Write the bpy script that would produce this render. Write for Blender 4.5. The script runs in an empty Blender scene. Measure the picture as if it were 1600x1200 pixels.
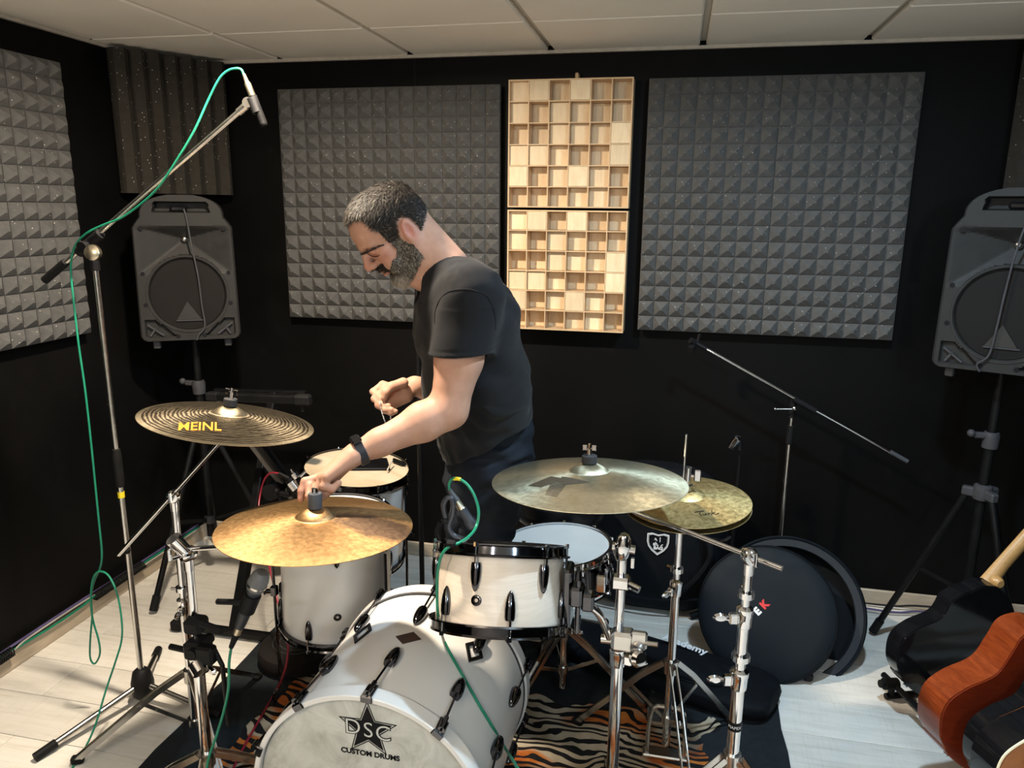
import bpy, math, random
import numpy as np
from mathutils import Vector, Matrix
random.seed(7)
RNG = np.random.default_rng(11)
D2 = bpy.data
SC = bpy.context.scene
COL = SC.collection
PI = math.pi

# ------------------------------------------------------------------ camera
CAM_H = 1.665
FPX, YAW, PITCH, ROLL = 1183.1, -0.2093, -0.2283, 0.0103
FW = Vector((math.sin(YAW) * math.cos(PITCH), math.cos(YAW) * math.cos(PITCH), math.sin(PITCH)))
_r = Vector((math.cos(YAW), -math.sin(YAW), 0))
_u = _r.cross(FW)
RT = _r * math.cos(ROLL) + _u * math.sin(ROLL)
UP = _u * math.cos(ROLL) - _r * math.sin(ROLL)
CPOS = Vector((0, 0, CAM_H))
cd = D2.cameras.new('camera')
cd.sensor_fit = 'HORIZONTAL'
cd.sensor_width = 36
cd.lens = FPX * 36 / 1600
cd.clip_start = 0.02
cam = D2.objects.new('camera', cd)
COL.objects.link(cam)
cam.matrix_world = Matrix((( RT.x, UP.x, -FW.x, 0), (RT.y, UP.y, -FW.y, 0), (RT.z, UP.z, -FW.z, CAM_H), (0, 0, 0, 1)))
SC.camera = cam

def ray(px, py):
    return FW + RT * ((px - 800) / FPX) - UP * ((py - 600) / FPX)
def at(px, py, Y):                      # point of the world on plane y = Y seen at that pixel
    d = ray(px, py)
    return CPOS + d * (Y / d.y)
def atz(px, py, z):                     # ... on plane z
    d = ray(px, py)
    return CPOS + d * ((z - CAM_H) / d.z)

# ------------------------------------------------------------------ world, exposure, lamps
SC.view_settings.view_transform = 'Standard'
SC.view_settings.look = 'None'
SC.view_settings.gamma = 1
SC.view_settings.exposure = 0.62
SC.view_settings.use_curve_mapping = False
wd = D2.worlds.new('world')
SC.world = wd
wd.use_nodes = True
wd.node_tree.nodes['Background'].inputs[0].default_value = (0.6, 0.75, 1, 1)
wd.node_tree.nodes['Background'].inputs[1].default_value = 0.0

ROOM_L, ROOM_R, ROOM_B, ROOM_F, ROOM_H = -2.30, 1.75, 3.27, -1.7, 2.29
WARM, COOL, NEUT = (1.0, .85, .66), (.60, .82, 1.0), (.95, .97, 1.0)
LAMPS = [(-1.08, 1.86, WARM, 43, 'warm recessed ceiling downlight above the dark ridged cymbal'),
         (.42, 1.86, COOL, 22, 'cool recessed ceiling downlight above the hi-hat'),
         (-.54, -1.2, NEUT, 12, 'added neutral ceiling fill lamp behind the camera')]  # the last one is unseen, added as frontal fill
FILL_LAMPS = [(-1.0, -.10, WARM, 25, 'added warm fill lamp hanging left of the camera'),
          (.95, -.10, COOL, 25, 'added cool fill lamp hanging right of the camera')]  # unseen fill lights added to brighten the ceiling
for gx_, gy_, lc, lw, _ in FILL_LAMPS:
    ld = D2.lights.new('fill_light', 'POINT')
    ld.shadow_soft_size = .07
    ld.energy = lw
    ld.color = lc
    lo = D2.objects.new('fill_light', ld)
    lo.location = (gx_, gy_, 1.93)
    COL.objects.link(lo)
for li, (lx, ly, lc, lw, _) in enumerate(LAMPS):
    ld = D2.lights.new('downlight_light', 'AREA')
    ld.shape = 'DISK'
    ld.size = .10
    ld.energy = lw
    ld.spread = math.radians((176, 176, 170)[li])
    ld.color = lc
    lo = D2.objects.new('downlight_light', ld)
    lo.location = (lx, ly, ROOM_H - .022)
    COL.objects.link(lo)

# ------------------------------------------------------------------ materials
class NT:
    def __init__(s, name):
        s.m = D2.materials.new(name)
        s.m.use_nodes = True
        s.t = s.m.node_tree
        s.b = s.t.nodes['Principled BSDF']
        s.tc = None
    def n(s, typ, **kw):
        nd = s.t.nodes.new(typ)
        for k, v in kw.items():
            if k in nd.inputs: nd.inputs[k].default_value = v
            else: setattr(nd, k, v)
        return nd
    def l(s, a, b): s.t.links.new(a, b)
    def co(s, scale=None, kind='Object'):
        if s.tc is None: s.tc = s.n('ShaderNodeTexCoord')
        o = s.tc.outputs[kind]
        if scale is not None:
            mp = s.n('ShaderNodeMapping')
            mp.inputs['Scale'].default_value = scale if hasattr(scale, '__len__') else (scale,) * 3
            s.l(o, mp.inputs[0]); o = mp.outputs[0]
        return o
    def noise(s, scale, detail=3, rough=.5, co=None, dist=0):
        nd = s.n('ShaderNodeTexNoise')
        nd.inputs['Scale'].default_value = scale
        nd.inputs['Detail'].default_value = detail
        nd.inputs['Roughness'].default_value = rough
        nd.inputs['Distortion'].default_value = dist
        s.l(co if co is not None else s.co(), nd.inputs['Vector'])
        return nd.outputs['Fac']
    def ramp(s, fac, stops, interp='LINEAR'):
        nd = s.n('ShaderNodeValToRGB')
        cr = nd.color_ramp
        cr.interpolation = interp
        while len(cr.elements) < len(stops): cr.elements.new(.5)
        for e, (p, c) in zip(cr.elements, stops):
            e.position = p
            e.color = (*c, 1) if hasattr(c, '__len__') else (c, c, c, 1)
        s.l(fac, nd.inputs[0])
        return nd.outputs[0]
    def mix(s, fac, a, b, typ='MIX'):
        nd = s.n('ShaderNodeMix', data_type='RGBA', blend_type=typ)
        for sock, v in ((nd.inputs[0], fac), (nd.inputs[6], a), (nd.inputs[7], b)):
            if hasattr(v, 'is_linked') or hasattr(v, 'links'): s.l(v, sock)
            elif hasattr(v, '__len__'): sock.default_value = (*v[:3], 1)
            else: sock.default_value = v if sock.type == 'VALUE' else (v, v, v, 1)
        return nd.outputs[2]
    def math(s, op, a, b=0.0, c=0.0):
        nd = s.n('ShaderNodeMath', operation=op)
        for i, v in enumerate((a, b, c)):
            if hasattr(v, 'links'): s.l(v, nd.inputs[i])
            else: nd.inputs[i].default_value = v
        return nd.outputs[0]
    def bump(s, h, strength=.3, dist=.002):
        nd = s.n('ShaderNodeBump')
        nd.inputs['Strength'].default_value = strength
        nd.inputs['Distance'].default_value = dist
        s.l(h, nd.inputs['Height'])
        s.l(nd.outputs[0], s.b.inputs['Normal'])
    def set(s, **kw):
        for k, v in kw.items():
            k = k.replace('_', ' ')
            sk = s.b.inputs[k]
            if hasattr(v, 'links'): s.l(v, sk)
            elif hasattr(v, '__len__'): sk.default_value = (*v, 1) if len(v) == 3 and sk.type == 'RGBA' else v
            else: sk.default_value = v
        return s

MATS = {}
def simple(name, col, rough=.5, metal=0., var=.12, scale=30., bump=0., bscale=200., **kw):
    """a plain material with a little procedural variation of colour and roughness"""
    a = NT(name)
    f = a.noise(scale, 4)
    c0 = tuple(max(0, x * (1 - var)) for x in col)
    c1 = tuple(min(1, x * (1 + var)) for x in col)
    a.set(Base_Color=a.ramp(f, [(.3, c0), (.7, c1)]), Metallic=metal)
    a.set(Roughness=a.ramp(f, [(.3, max(.02, rough * .85)), (.7, min(1, rough * 1.15))]))
    if bump: a.bump(a.noise(bscale, 2), bump, .001)
    a.set(**kw)
    MATS[name] = a.m
    return a.m

chrome = simple('chrome', (.74, .74, .76), .07, 1, .05)
steel = simple('brushed_steel', (.62, .60, .57), .24, 1, .08)
black_chrome = simple('black_chrome', (.10, .10, .11), .10, 1, .1)
black_metal = simple('black_metal', (.006, .006, .0065), .42, 0, .2, Specular_IOR_Level=.16)
black_plastic = simple('black_plastic', (.008, .008, .009), .5, 0, .2, bump=.08, Specular_IOR_Level=.16)
black_rubber = simple('black_rubber', (.008, .008, .0085), .65, 0, .2, Specular_IOR_Level=.16)
grey_plastic = simple('grey_plastic', (.05, .05, .055), .5, 0, .15, Specular_IOR_Level=.2)
felt = simple('black_felt', (.03, .03, .032), .95, 0, .3, bump=.5, bscale=900)
grey_rubber = simple('grey_rubber', (.055, .06, .07), .6, 0, .1)
silver_plug = simple('silver_plug', (.62, .56, .42), .3, 1, .1)
green_cable = simple('green_cable', (.008, .20, .115), .4, 0, .1)
red_cable = simple('red_cable', (.27, .012, .03), .42, 0, .15)
purple_cable = simple('purple_cable', (.10, .08, .2), .45, 0, .15)
white_cable = simple('grey_white_cable', (.45, .43, .40), .45, 0, .1)
black_cable = simple('black_cable', (.015, .015, .016), .45, 0, .1)
yellow_tape = simple('yellow_tape', (.75, .60, .02), .4, 0, .1)
white_print = simple('white_print', (.75, .76, .78), .6, 0, .04)
red_print = simple('red_print', (.65, .03, .03), .6, 0, .04)
black_print = simple('black_print', (.008, .008, .010), .6, 0, .1, Specular_IOR_Level=.12)
orange_print = simple('orange_print', (.60, .19, .012), .5, 0, .08)
dark_print = simple('dark_stripe_print', (.07, .055, .035), .6, 0, .08)
speaker_plastic = simple('speaker_plastic', (.024, .0235, .023), .55, 0, .1, Specular_IOR_Level=.18, bump=.25, bscale=700)
speaker_grille = simple('speaker_grille', (.010, .009, .0085), .7, 0, .2, bump=.6, bscale=900, Specular_IOR_Level=.15)
white_shell = simple('white_shell', (.74, .73, .71), .22, 0, .03, 3.)
cream_wood_shell = NT('cream_stained_shell')
_f = cream_wood_shell.noise(14, 5, .6, cream_wood_shell.co((1, 1, 12)))
cream_wood_shell.set(Base_Color=cream_wood_shell.ramp(_f, [(.3, (.70, .60, .50)), (.7, (.80, .71, .61))]), Roughness=.3)
cream_wood_shell = cream_wood_shell.m
coated_head = simple('coated_head', (.72, .72, .70), .6, 0, .05, 5)
wall_black = NT('wall_black_paint')
_f = wall_black.noise(1.3, 6, .65)
_s = wall_black.noise(9, 8, .7)
wall_black.set(Base_Color=wall_black.mix(wall_black.ramp(_s, [(.6, 0.), (.8, 1.)]), wall_black.ramp(_f, [(.3, (.0026, .0025, .0026)), (.7, (.0050, .0046, .0046))]), (.010, .009, .009)),
               Roughness=wall_black.ramp(_f, [(.3, .45), (.7, .65)]), Specular_IOR_Level=.09)
wall_black.bump(wall_black.noise(60, 4), .15, .001)
wall_black = wall_black.m

def mk_foam(name, c, fleck):
    a = NT(name)
    f = a.noise(40, 3)
    base = a.ramp(f, [(.3, tuple(x * .88 for x in c)), (.7, tuple(x * 1.1 for x in c))])
    v = a.n('ShaderNodeTexVoronoi', feature='F1'); v.inputs['Scale'].default_value = 75
    a.l(a.co(), v.inputs['Vector'])
    dot = a.ramp(v.outputs['Distance'], [(.10, 1.), (.16, 0.)])
    w = a.n('ShaderNodeTexWhiteNoise'); a.l(v.outputs['Color'], w.inputs['Vector'])
    pick = a.math('GREATER_THAN', w.outputs['Value'], fleck)
    a.set(Base_Color=a.mix(a.math('MULTIPLY', dot, pick), base, (.55, .52, .48)), Roughness=.95)
    a.set(Specular_IOR_Level=.15)
    a.bump(a.noise(420, 2), .6, .002)
    return a.m
foam_mat = mk_foam('acoustic_foam', (.098, .096, .094), .80)
foam_dark = mk_foam('dark_corner_foam', (.036, .032, .027), .62)

def mk_wood(name, c0, c1, sc=(1, 1, 1), rough=.5, ring=7):
    a = NT(name)
    oi = a.n('ShaderNodeObjectInfo')
    va = a.n('ShaderNodeVectorMath', operation='ADD')
    cm = a.n('ShaderNodeVectorMath', operation='SCALE'); cm.inputs['Scale'].default_value = 9.
    cx = a.n('ShaderNodeCombineXYZ')
    for i in range(3): a.l(oi.outputs['Random'], cx.inputs[i])
    a.l(cx.outputs[0], cm.inputs[0])
    a.l(a.co(sc), va.inputs[0]); a.l(cm.outputs[0], va.inputs[1])
    f = a.noise(ring, 6, .65, va.outputs[0], .6)
    col = a.ramp(f, [(.28, c0), (.72, c1)])
    tone = a.ramp(oi.outputs['Random'], [(0, .88), (1, 1.06)])
    a.set(Base_Color=a.mix(1.0, col, tone, 'MULTIPLY'), Roughness=rough)
    a.bump(f, .1, .001)
    return a.m
birch = mk_wood('birch_block', (.72, .53, .32), (.86, .69, .46), (6, 6, 1.2), .5)
birch_slat = mk_wood('birch_slat', (.60, .40, .22), (.74, .53, .32), (3, 3, 3), .5)
maple = mk_wood('maple_neck', (.40, .22, .075), (.50, .29, .11), (3, 12, 12), .3)
mahogany = mk_wood('mahogany', (.15, .024, .006), (.30, .058, .014), (2, 2, 14), .22)
mahogany_dark = mk_wood('dark_mahogany', (.13, .016, .006), (.19, .026, .008), (2, 2, 9), .2)
sunburst = mk_wood('sunburst_top', (.36, .10, .012), (.50, .16, .02), (2, 2, 9), .18)
gloss_black = simple('gloss_black_lacquer', (.006, .006, .007), .08, 0, .2)
cream_binding = simple('cream_binding', (.78, .70, .50), .4, 0, .05)
rosewood = simple('rosewood', (.05, .02, .012), .4, 0, .3)

plank_mat = NT('whitewashed_plank')
_oi = plank_mat.n('ShaderNodeObjectInfo')
_cx = plank_mat.n('ShaderNodeCombineXYZ')
_mm = plank_mat.math('MULTIPLY', _oi.outputs['Random'], 37.)
for _i in range(3): plank_mat.l(_mm, _cx.inputs[_i])
_va = plank_mat.n('ShaderNodeVectorMath', operation='ADD')
plank_mat.l(plank_mat.co((1.2, 14, 1)), _va.inputs[0]); plank_mat.l(_cx.outputs[0], _va.inputs[1])
_f = plank_mat.noise(3.2, 7, .62, _va.outputs[0], .4)
_vb = plank_mat.n('ShaderNodeVectorMath', operation='ADD')
plank_mat.l(plank_mat.co((70, 3, 1)), _vb.inputs[0]); plank_mat.l(_cx.outputs[0], _vb.inputs[1])
_g = plank_mat.noise(2.5, 3, .6, _vb.outputs[0])
_c = plank_mat.ramp(_f, [(.25, (.62, .58, .52)), (.5, (.77, .74, .68)), (.75, (.84, .81, .76))])
_c = plank_mat.mix(plank_mat.ramp(_g, [(.55, 0.), (.8, .35)]), _c, (.46, .42, .36))
_t = plank_mat.ramp(_oi.outputs['Random'], [(0, .88), (1, 1.06)])
plank_mat.set(Base_Color=plank_mat.mix(1., _c, _t, 'MULTIPLY'), Roughness=.42)
plank_mat.bump(_g, .12, .001)
plank_mat = plank_mat.m
ceil_mat = simple('ceiling_tile', (.88, .83, .75), .85, 0, .03, 2.5, bump=.12, bscale=300)
ceil_grid_mat = simple('ceiling_grid', (.56, .52, .46), .7, 0, .05)
base_mat = mk_wood('baseboard_oak', (.42, .34, .25), (.58, .49, .38), (1.2, 1.2, 14), .5)
fabric_black = simple('black_nylon', (.0045, .0058, .0082), .7, 0, .25, 60, bump=.5, bscale=1200, Specular_IOR_Level=.14)
fabric_blue = simple('blue_black_nylon', (.0065, .0100, .0140), .6, 0, .15, 20, bump=.4, bscale=1300, Specular_IOR_Level=.16)
vinyl = simple('black_vinyl', (.005, .0055, .007), .36, 0, .2)

def mk_cymbal(name, c_lo, c_hi, rough, ring_dark=None, aniso=.65, patch=None, grain=55, ring_n=16):
    a = NT(name)
    sep = a.n('ShaderNodeSeparateXYZ'); a.l(a.co(), sep.inputs[0])
    r = a.math('SQRT', a.math('ADD', a.math('MULTIPLY', sep.outputs[0], sep.outputs[0]), a.math('MULTIPLY', sep.outputs[1], sep.outputs[1])))
    f = a.noise(grain, 5, .7)
    f2 = a.noise(7, 4, .6)
    col = a.ramp(a.math('MULTIPLY_ADD', f2, .25, a.math('MULTIPLY', f, .75)), [(.36, c_lo), (.62, c_hi)])
    groove = a.math('SINE', a.math('MULTIPLY', r, 2 * PI * 420))
    if ring_dark:
        cx = a.n('ShaderNodeCombineXYZ')
        ang = a.math('ARCTAN2', sep.outputs[1], sep.outputs[0])
        a.l(a.math('MULTIPLY', r, 40.), cx.inputs[0]); a.l(a.math('MULTIPLY', ang, 1.5), cx.inputs[1])
        nz = a.noise(1.6, 3, .7, cx.outputs[0])
        band = a.math('SINE', a.math('MULTIPLY_ADD', nz, 10., a.math('MULTIPLY', r, 2 * PI * ring_n / .2286)))
        k = a.ramp(a.math('MULTIPLY_ADD', band, .5, .5), [(.36, 0.), (.60, 1.)])
        edge = a.math('LESS_THAN', r, .215)
        bell = a.math('GREATER_THAN', r, .05)
        col = a.mix(a.math('MULTIPLY', a.math('MULTIPLY', k, edge), bell), c_hi, ring_dark)
    if patch:
        d = a.math('SQRT', a.math('ADD', a.math('POWER', a.math('SUBTRACT', sep.outputs[0], patch[0]), 2.), a.math('POWER', a.math('MULTIPLY', a.math('SUBTRACT', sep.outputs[1], patch[1]), 1.9), 2.)))
        dd = a.math('ADD', d, a.math('MULTIPLY', a.noise(24, 6, .7), .13))
        col = a.mix(a.ramp(dd, [(.15, .8), (.20, 0.)]), col, (.07, .05, .045))
    tan = a.n('ShaderNodeTangent', direction_type='RADIAL', axis='Z')
    a.set(Base_Color=col, Metallic=.9, Roughness=a.ramp(f, [(.3, rough * .9), (.7, rough * 1.2)]), Anisotropic=aniso)
    a.l(tan.outputs[0], a.b.inputs['Tangent'])
    a.bump(a.math('MULTIPLY_ADD', groove, .5, f), .16, .0006)
    return a.m
# ------------------------------------------------------------------ mesh helpers
WM = {}                                   # world matrix of every thing built so far
def frame(axis, hint=None):
    a = Vector(axis).normalized()
    h = Vector(hint) if hint is not None else (Vector((0, 0, 1)) if abs(a.z) < .9 else Vector((1, 0, 0)))
    x = h.cross(a)
    if x.length < 1e-6: x = Vector((0, 1, 0)).cross(a)
    x.normalize()
    y = a.cross(x)
    return x, y, a
def spline(pts, n=8, closed=False):
    P = [Vector(p) for p in pts]
    out = []
    m = len(P)
    for i in range(m if closed else m - 1):
        p0, p1, p2, p3 = (P[(i - 1) % m], P[i], P[(i + 1) % m], P[(i + 2) % m]) if closed else (P[max(i - 1, 0)], P[i], P[i + 1], P[min(i + 2, m - 1)])
        for k in range(n):
            t = k / n
            out.append(.5 * ((2 * p1) + (p2 - p0) * t + (2 * p0 - 5 * p1 + 4 * p2 - p3) * t * t + (3 * p1 - p0 - 3 * p2 + p3) * t ** 3))
    if not closed: out.append(P[-1])
    return out

class MB:
    def __init__(s): s.v = []; s.f = []
    def add(s, verts, faces):
        o = len(s.v)
        s.v += [Vector(p) for p in verts]
        s.f += [tuple(i + o for i in f) for f in faces]
        return s
    def box(s, c, size, ax=None, bev=0.):
        """box; ax = (x, y, z) unit axes; bev chamfers the edges"""
        X, Y, Z = ax if ax else (Vector((1, 0, 0)), Vector((0, 1, 0)), Vector((0, 0, 1)))
        c = Vector(c); hx, hy, hz = (q / 2 for q in size)
        if bev <= 0:
            vs = [c + X * (sx * hx) + Y * (sy * hy) + Z * (sz * hz) for sz in (-1, 1) for sy in (-1, 1) for sx in (-1, 1)]
            return s.add(vs, [(0, 2, 3, 1), (4, 5, 7, 6), (0, 1, 5, 4), (2, 6, 7, 3), (0, 4, 6, 2), (1, 3, 7, 5)])
        b = min(bev, hx * .98, hy * .98, hz * .98)
        vs = []; idx = {}
        for sx in (-1, 1):
            for sy in (-1, 1):
                for sz in (-1, 1):
                    for k in range(3):
                        d = [hx - b, hy - b, hz - b]
                        d[k] = (hx, hy, hz)[k]
                        idx[(sx, sy, sz, k)] = len(vs)
                        vs.append(c + X * (sx * d[0]) + Y * (sy * d[1]) + Z * (sz * d[2]))
        fs = []
        I = idx
        for k in range(3):
            for sg in (-1, 1):
                q = []
                for a, b2 in ((-1, -1), (1, -1), (1, 1), (-1, 1)):
                    t = [0, 0, 0]; t[k] = sg; t[(k + 1) % 3] = a; t[(k + 2) % 3] = b2
                    q.append(I[(*t, k)])
                fs.append(tuple(q if sg > 0 else q[::-1]))
        for k in range(3):
            i, j = (k + 1) % 3, (k + 2) % 3
            for a in (-1, 1):
                for b2 in (-1, 1):
                    t0 = [0, 0, 0]; t0[i] = a; t0[j] = b2; t1 = list(t0); t0[k] = -1; t1[k] = 1
                    q = [I[(*t0, i)], I[(*t1, i)], I[(*t1, j)], I[(*t0, j)]]
                    fs.append(tuple(q if a * b2 < 0 else q[::-1]))
        for sx in (-1, 1):
            for sy in (-1, 1):
                for sz in (-1, 1):
                    q = [I[(sx, sy, sz, 0)], I[(sx, sy, sz, 1)], I[(sx, sy, sz, 2)]]
                    fs.append(tuple(q if sx * sy * sz > 0 else q[::-1]))
        return s.add(vs, fs)
    def bar(s, p, q, w, h, hint=(0, 0, 1), bev=0.):
        p, q = Vector(p), Vector(q)
        x, y, a = frame(q - p, hint)
        return s.box((p + q) / 2, (w, h, (q - p).length), (x, y, a), bev)
    def cyl(s, p, q, r0, r1=None, n=16, cap=True):
        p, q = Vector(p), Vector(q)
        r1 = r0 if r1 is None else r1
        x, y, a = frame(q - p)
        vs = [c + (x * math.cos(2 * PI * k / n) + y * math.sin(2 * PI * k / n)) * r for c, r in ((p, r0), (q, r1)) for k in range(n)]
        fs = [(k, (k + 1) % n, n + (k + 1) % n, n + k) for k in range(n)]
        if cap: fs += [tuple(range(n - 1, -1, -1)), tuple(range(n, 2 * n))]
        return s.add(vs, fs)
    def tube(s, path, r, n=8, cap=True, closed=False):
        P = [Vector(p) for p in path]
        m = len(P)
        vs = []; prev = None
        for i, p in enumerate(P):
            t = (P[(i + 1) % m] - P[i - 1]) if closed else (P[min(i + 1, m - 1)] - P[max(i - 1, 0)])
            if t.length < 1e-9: t = Vector((0, 0, 1))
            t.normalize()
            if prev is None: x, y, _ = frame(t)
            else:
                x = prev - t * prev.dot(t)
                if x.length < 1e-6: x, y, _ = frame(t)
                x.normalize(); y = t.cross(x)
            prev = x
            rr = r[i] if hasattr(r, '__len__') else r
            vs += [p + (x * math.cos(2 * PI * k / n) + y * math.sin(2 * PI * k / n)) * rr for k in range(n)]
        fs = []
        for i in range(m if closed else m - 1):
            j = (i + 1) % m
            fs += [(i * n + k, i * n + (k + 1) % n, j * n + (k + 1) % n, j * n + k) for k in range(n)]
        if cap and not closed: fs += [tuple(range(n - 1, -1, -1)), tuple(range((m - 1) * n, m * n))]
        return s.add(vs, fs)
    def lathe(s, prof, o=(0, 0, 0), axis=(0, 0, 1), n=32, hint=None, sx=1., sy=1.):
        """profile [(radius, height)] turned about the axis through o"""
        o = Vector(o); x, y, a = frame(axis, hint)
        vs = []; fs = []; rows = []
        for r, h in prof:
            if r < 1e-6: rows.append([len(vs)]); vs.append(o + a * h)
            else:
                rows.append(list(range(len(vs), len(vs) + n)))
                vs += [o + a * h + x * (math.cos(2 * PI * k / n) * r * sx) + y * (math.sin(2 * PI * k / n) * r * sy) for k in range(n)]
        for A, B in zip(rows, rows[1:]):
            for k in range(n):
                k2 = (k + 1) % n
                if len(A) == 1 and len(B) == 1: continue
                if len(A) == 1: fs.append((A[0], B[k2], B[k]))
                elif len(B) == 1: fs.append((A[k], A[k2], B[0]))
                else: fs.append((A[k], A[k2], B[k2], B[k]))
        return s.add(vs, fs)
    def ball(s, c, r, n=14, axis=(0, 0, 1), sz=1.):
        m = max(6, n // 2)
        return s.lathe([(r * math.sin(PI * i / m), -r * sz * math.cos(PI * i / m)) for i in range(m + 1)], c, axis, n)
    def prism(s, outline, o, X, Y, Z, depth):
        """closed 2-D outline extruded along Z by depth"""
        o, X, Y, Z = Vector(o), Vector(X), Vector(Y), Vector(Z)
        n = len(outline)
        vs = [o + X * a + Y * b for a, b in outline] + [o + X * a + Y * b + Z * depth for a, b in outline]
        fs = [tuple(range(n - 1, -1, -1)), tuple(range(n, 2 * n))] + [(k, (k + 1) % n, n + (k + 1) % n, n + k) for k in range(n)]
        return s.add(vs, fs)
    def ring_plate(s, outer, inner, o, X, Y, Z, depth):
        o, X, Y, Z = Vector(o), Vector(X), Vector(Y), Vector(Z)
        n = len(outer)
        vs = []
        for dz in (0, depth):
            for L in (outer, inner): vs += [o + X * a + Y * b + Z * dz for a, b in L]
        fs = []
        for k in range(n):
            j = (k + 1) % n
            fs += [(j, k, n + k, n + j), (2 * n + k, 2 * n + j, 3 * n + j, 3 * n + k), (k, j, 2 * n + j, 2 * n + k), (n + j, n + k, 3 * n + k, 3 * n + j)]
        return s.add(vs, fs)
    def build(s, name, mat, parent=None, label=None, cat=None, group=None, kind=None, sharp=35, local=False, origin=None, smooth=True):
        me = D2.meshes.new(name)
        if parent is not None:
            W = WM[parent.name]
            vs = s.v if local else [W.inverted() @ p for p in s.v]
            org = None
        else:
            if origin is None:
                lo = [min(p[i] for p in s.v) for i in range(3)]; hi = [max(p[i] for p in s.v) for i in range(3)]
                origin = ((lo[0] + hi[0]) / 2, (lo[1] + hi[1]) / 2, lo[2])
            org = Vector(origin)
            vs = [p - org for p in s.v]
        me.from_pydata([tuple(p) for p in vs], [], s.f)
        me.materials.append(mat)
        if smooth:
            me.shade_smooth()
            me.set_sharp_from_angle(angle=math.radians(sharp))
        o = D2.objects.new(name, me)
        COL.objects.link(o)
        if parent is not None:
            o.parent = parent
            WM[o.name] = WM[parent.name]
        else:
            o.location = org
            WM[o.name] = Matrix.Translation(org)
        tag(o, label, cat, group, kind)
        return o
def tag(o, label=None, cat=None, group=None, kind=None):
    if label: o['label'] = label
    if cat: o['category'] = cat
    if group: o['group'] = group
    if kind: o['kind'] = kind
    return o
def thing(name, label, cat, loc=(0, 0, 0), rot=None, group=None):
    o = D2.objects.new(name, None)
    o.empty_display_size = .05
    COL.objects.link(o)
    M = Matrix.Translation(Vector(loc))
    if rot is not None: M = M @ rot.to_4x4()
    o.matrix_world = M
    WM[o.name] = M
    return tag(o, label, cat, group)
def rot_to(n, xhint=(1, 0, 0)):
    z = Vector(n).normalized(); x = Vector(xhint); x = (x - z * x.dot(z)).normalized(); y = z.cross(x)
    return Matrix(((x.x, y.x, z.x), (x.y, y.y, z.y), (x.z, y.z, z.z)))
def piece(name, mesh, parent, loc, mat=None):
    o = D2.objects.new(name, mesh)
    COL.objects.link(o)
    o.parent = parent
    o.location = loc
    WM[o.name] = WM[parent.name]
    return o
def text_mb(body, size, o, X, Y, Z, depth=.0006, align='CENTER', offset=0., shear=0.):
    """flat lettering as real geometry, o = centre of the line"""
    cu = D2.curves.new('lettering', 'FONT')
    cu.body = body; cu.size = size; cu.align_x = align; cu.align_y = 'CENTER'; cu.extrude = depth / 2; cu.offset = offset; cu.shear = shear
    cu.resolution_u = 4
    ob = D2.objects.new('lettering', cu)
    COL.objects.link(ob)
    dg = bpy.context.evaluated_depsgraph_get(); dg.update()
    me = D2.meshes.new_from_object(ob.evaluated_get(dg))
    mb = MB()
    o, X, Y, Z = Vector(o), Vector(X), Vector(Y), Vector(Z)
    mb.add([o + X * v.co.x + Y * v.co.y + Z * (v.co.z + depth / 2) for v in me.vertices], [tuple(p.vertices) for p in me.polygons])
    D2.objects.remove(ob); D2.curves.remove(cu); D2.meshes.remove(me)
    return mb
def struct(o): o['kind'] = 'structure'; return o

# ------------------------------------------------------------------ the room
L_, R_, B_, F_, H_ = ROOM_L, ROOM_R, ROOM_B, ROOM_F, ROOM_H
T = .1
struct(MB().box(((L_ + R_) / 2, B_ + T / 2, H_ / 2), (R_ - L_ + 2 * T, T, H_ + 2 * T)).build('wall_back', wall_black, origin=(0, B_, 0)))
struct(MB().box((L_ - T / 2, (B_ + F_) / 2, H_ / 2), (T, B_ - F_, H_ + 2 * T)).build('wall_left', wall_black, origin=(L_, 0, 0)))
struct(MB().box((R_ + T / 2, (B_ + F_) / 2, H_ / 2), (T, B_ - F_, H_ + 2 * T)).build('wall_right', wall_black, origin=(R_, 0, 0)))
struct(MB().box(((L_ + R_) / 2, F_ - T / 2, H_ / 2), (R_ - L_ + 2 * T, T, H_ + 2 * T)).build('wall_front', simple('front_wall_paint', (.42, .38, .33), .8, 0, .05, 2.), origin=(0, F_, 0)))
# floor slab with planks laid on it
fl = struct(MB().box(((L_ + R_) / 2, (B_ + F_) / 2, -.06), (R_ - L_, B_ - F_, .1)).build('floor', simple('plank_joint', (.22, .19, .16), .7), origin=(0, 0, 0)))
PW, PL = .192, 1.285
rows = int((B_ - F_) / PW) + 1
pm = {}
for j in range(rows):
    y1 = B_ - j * PW; y0 = max(y1 - PW, F_)
    if y1 - y0 < .02: continue
    x = L_ - ((j * .47) % 1) * PL
    while x < R_:
        a, b = max(x, L_), min(x + PL, R_)
        x += PL
        if b - a < .02: continue
        key = (round(b - a, 3), round(y1 - y0, 3))
        if key not in pm:
            o = MB().box((0, 0, -.005), (b - a - .0025, y1 - y0 - .0025, .01), bev=.0012).build('plank', plank_mat, fl, local=True)
            o.location = ((a + b) / 2, (y0 + y1) / 2, 0)
            pm[key] = o.data
        else: piece('plank', pm[key], fl, ((a + b) / 2, (y0 + y1) / 2, 0))
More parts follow.
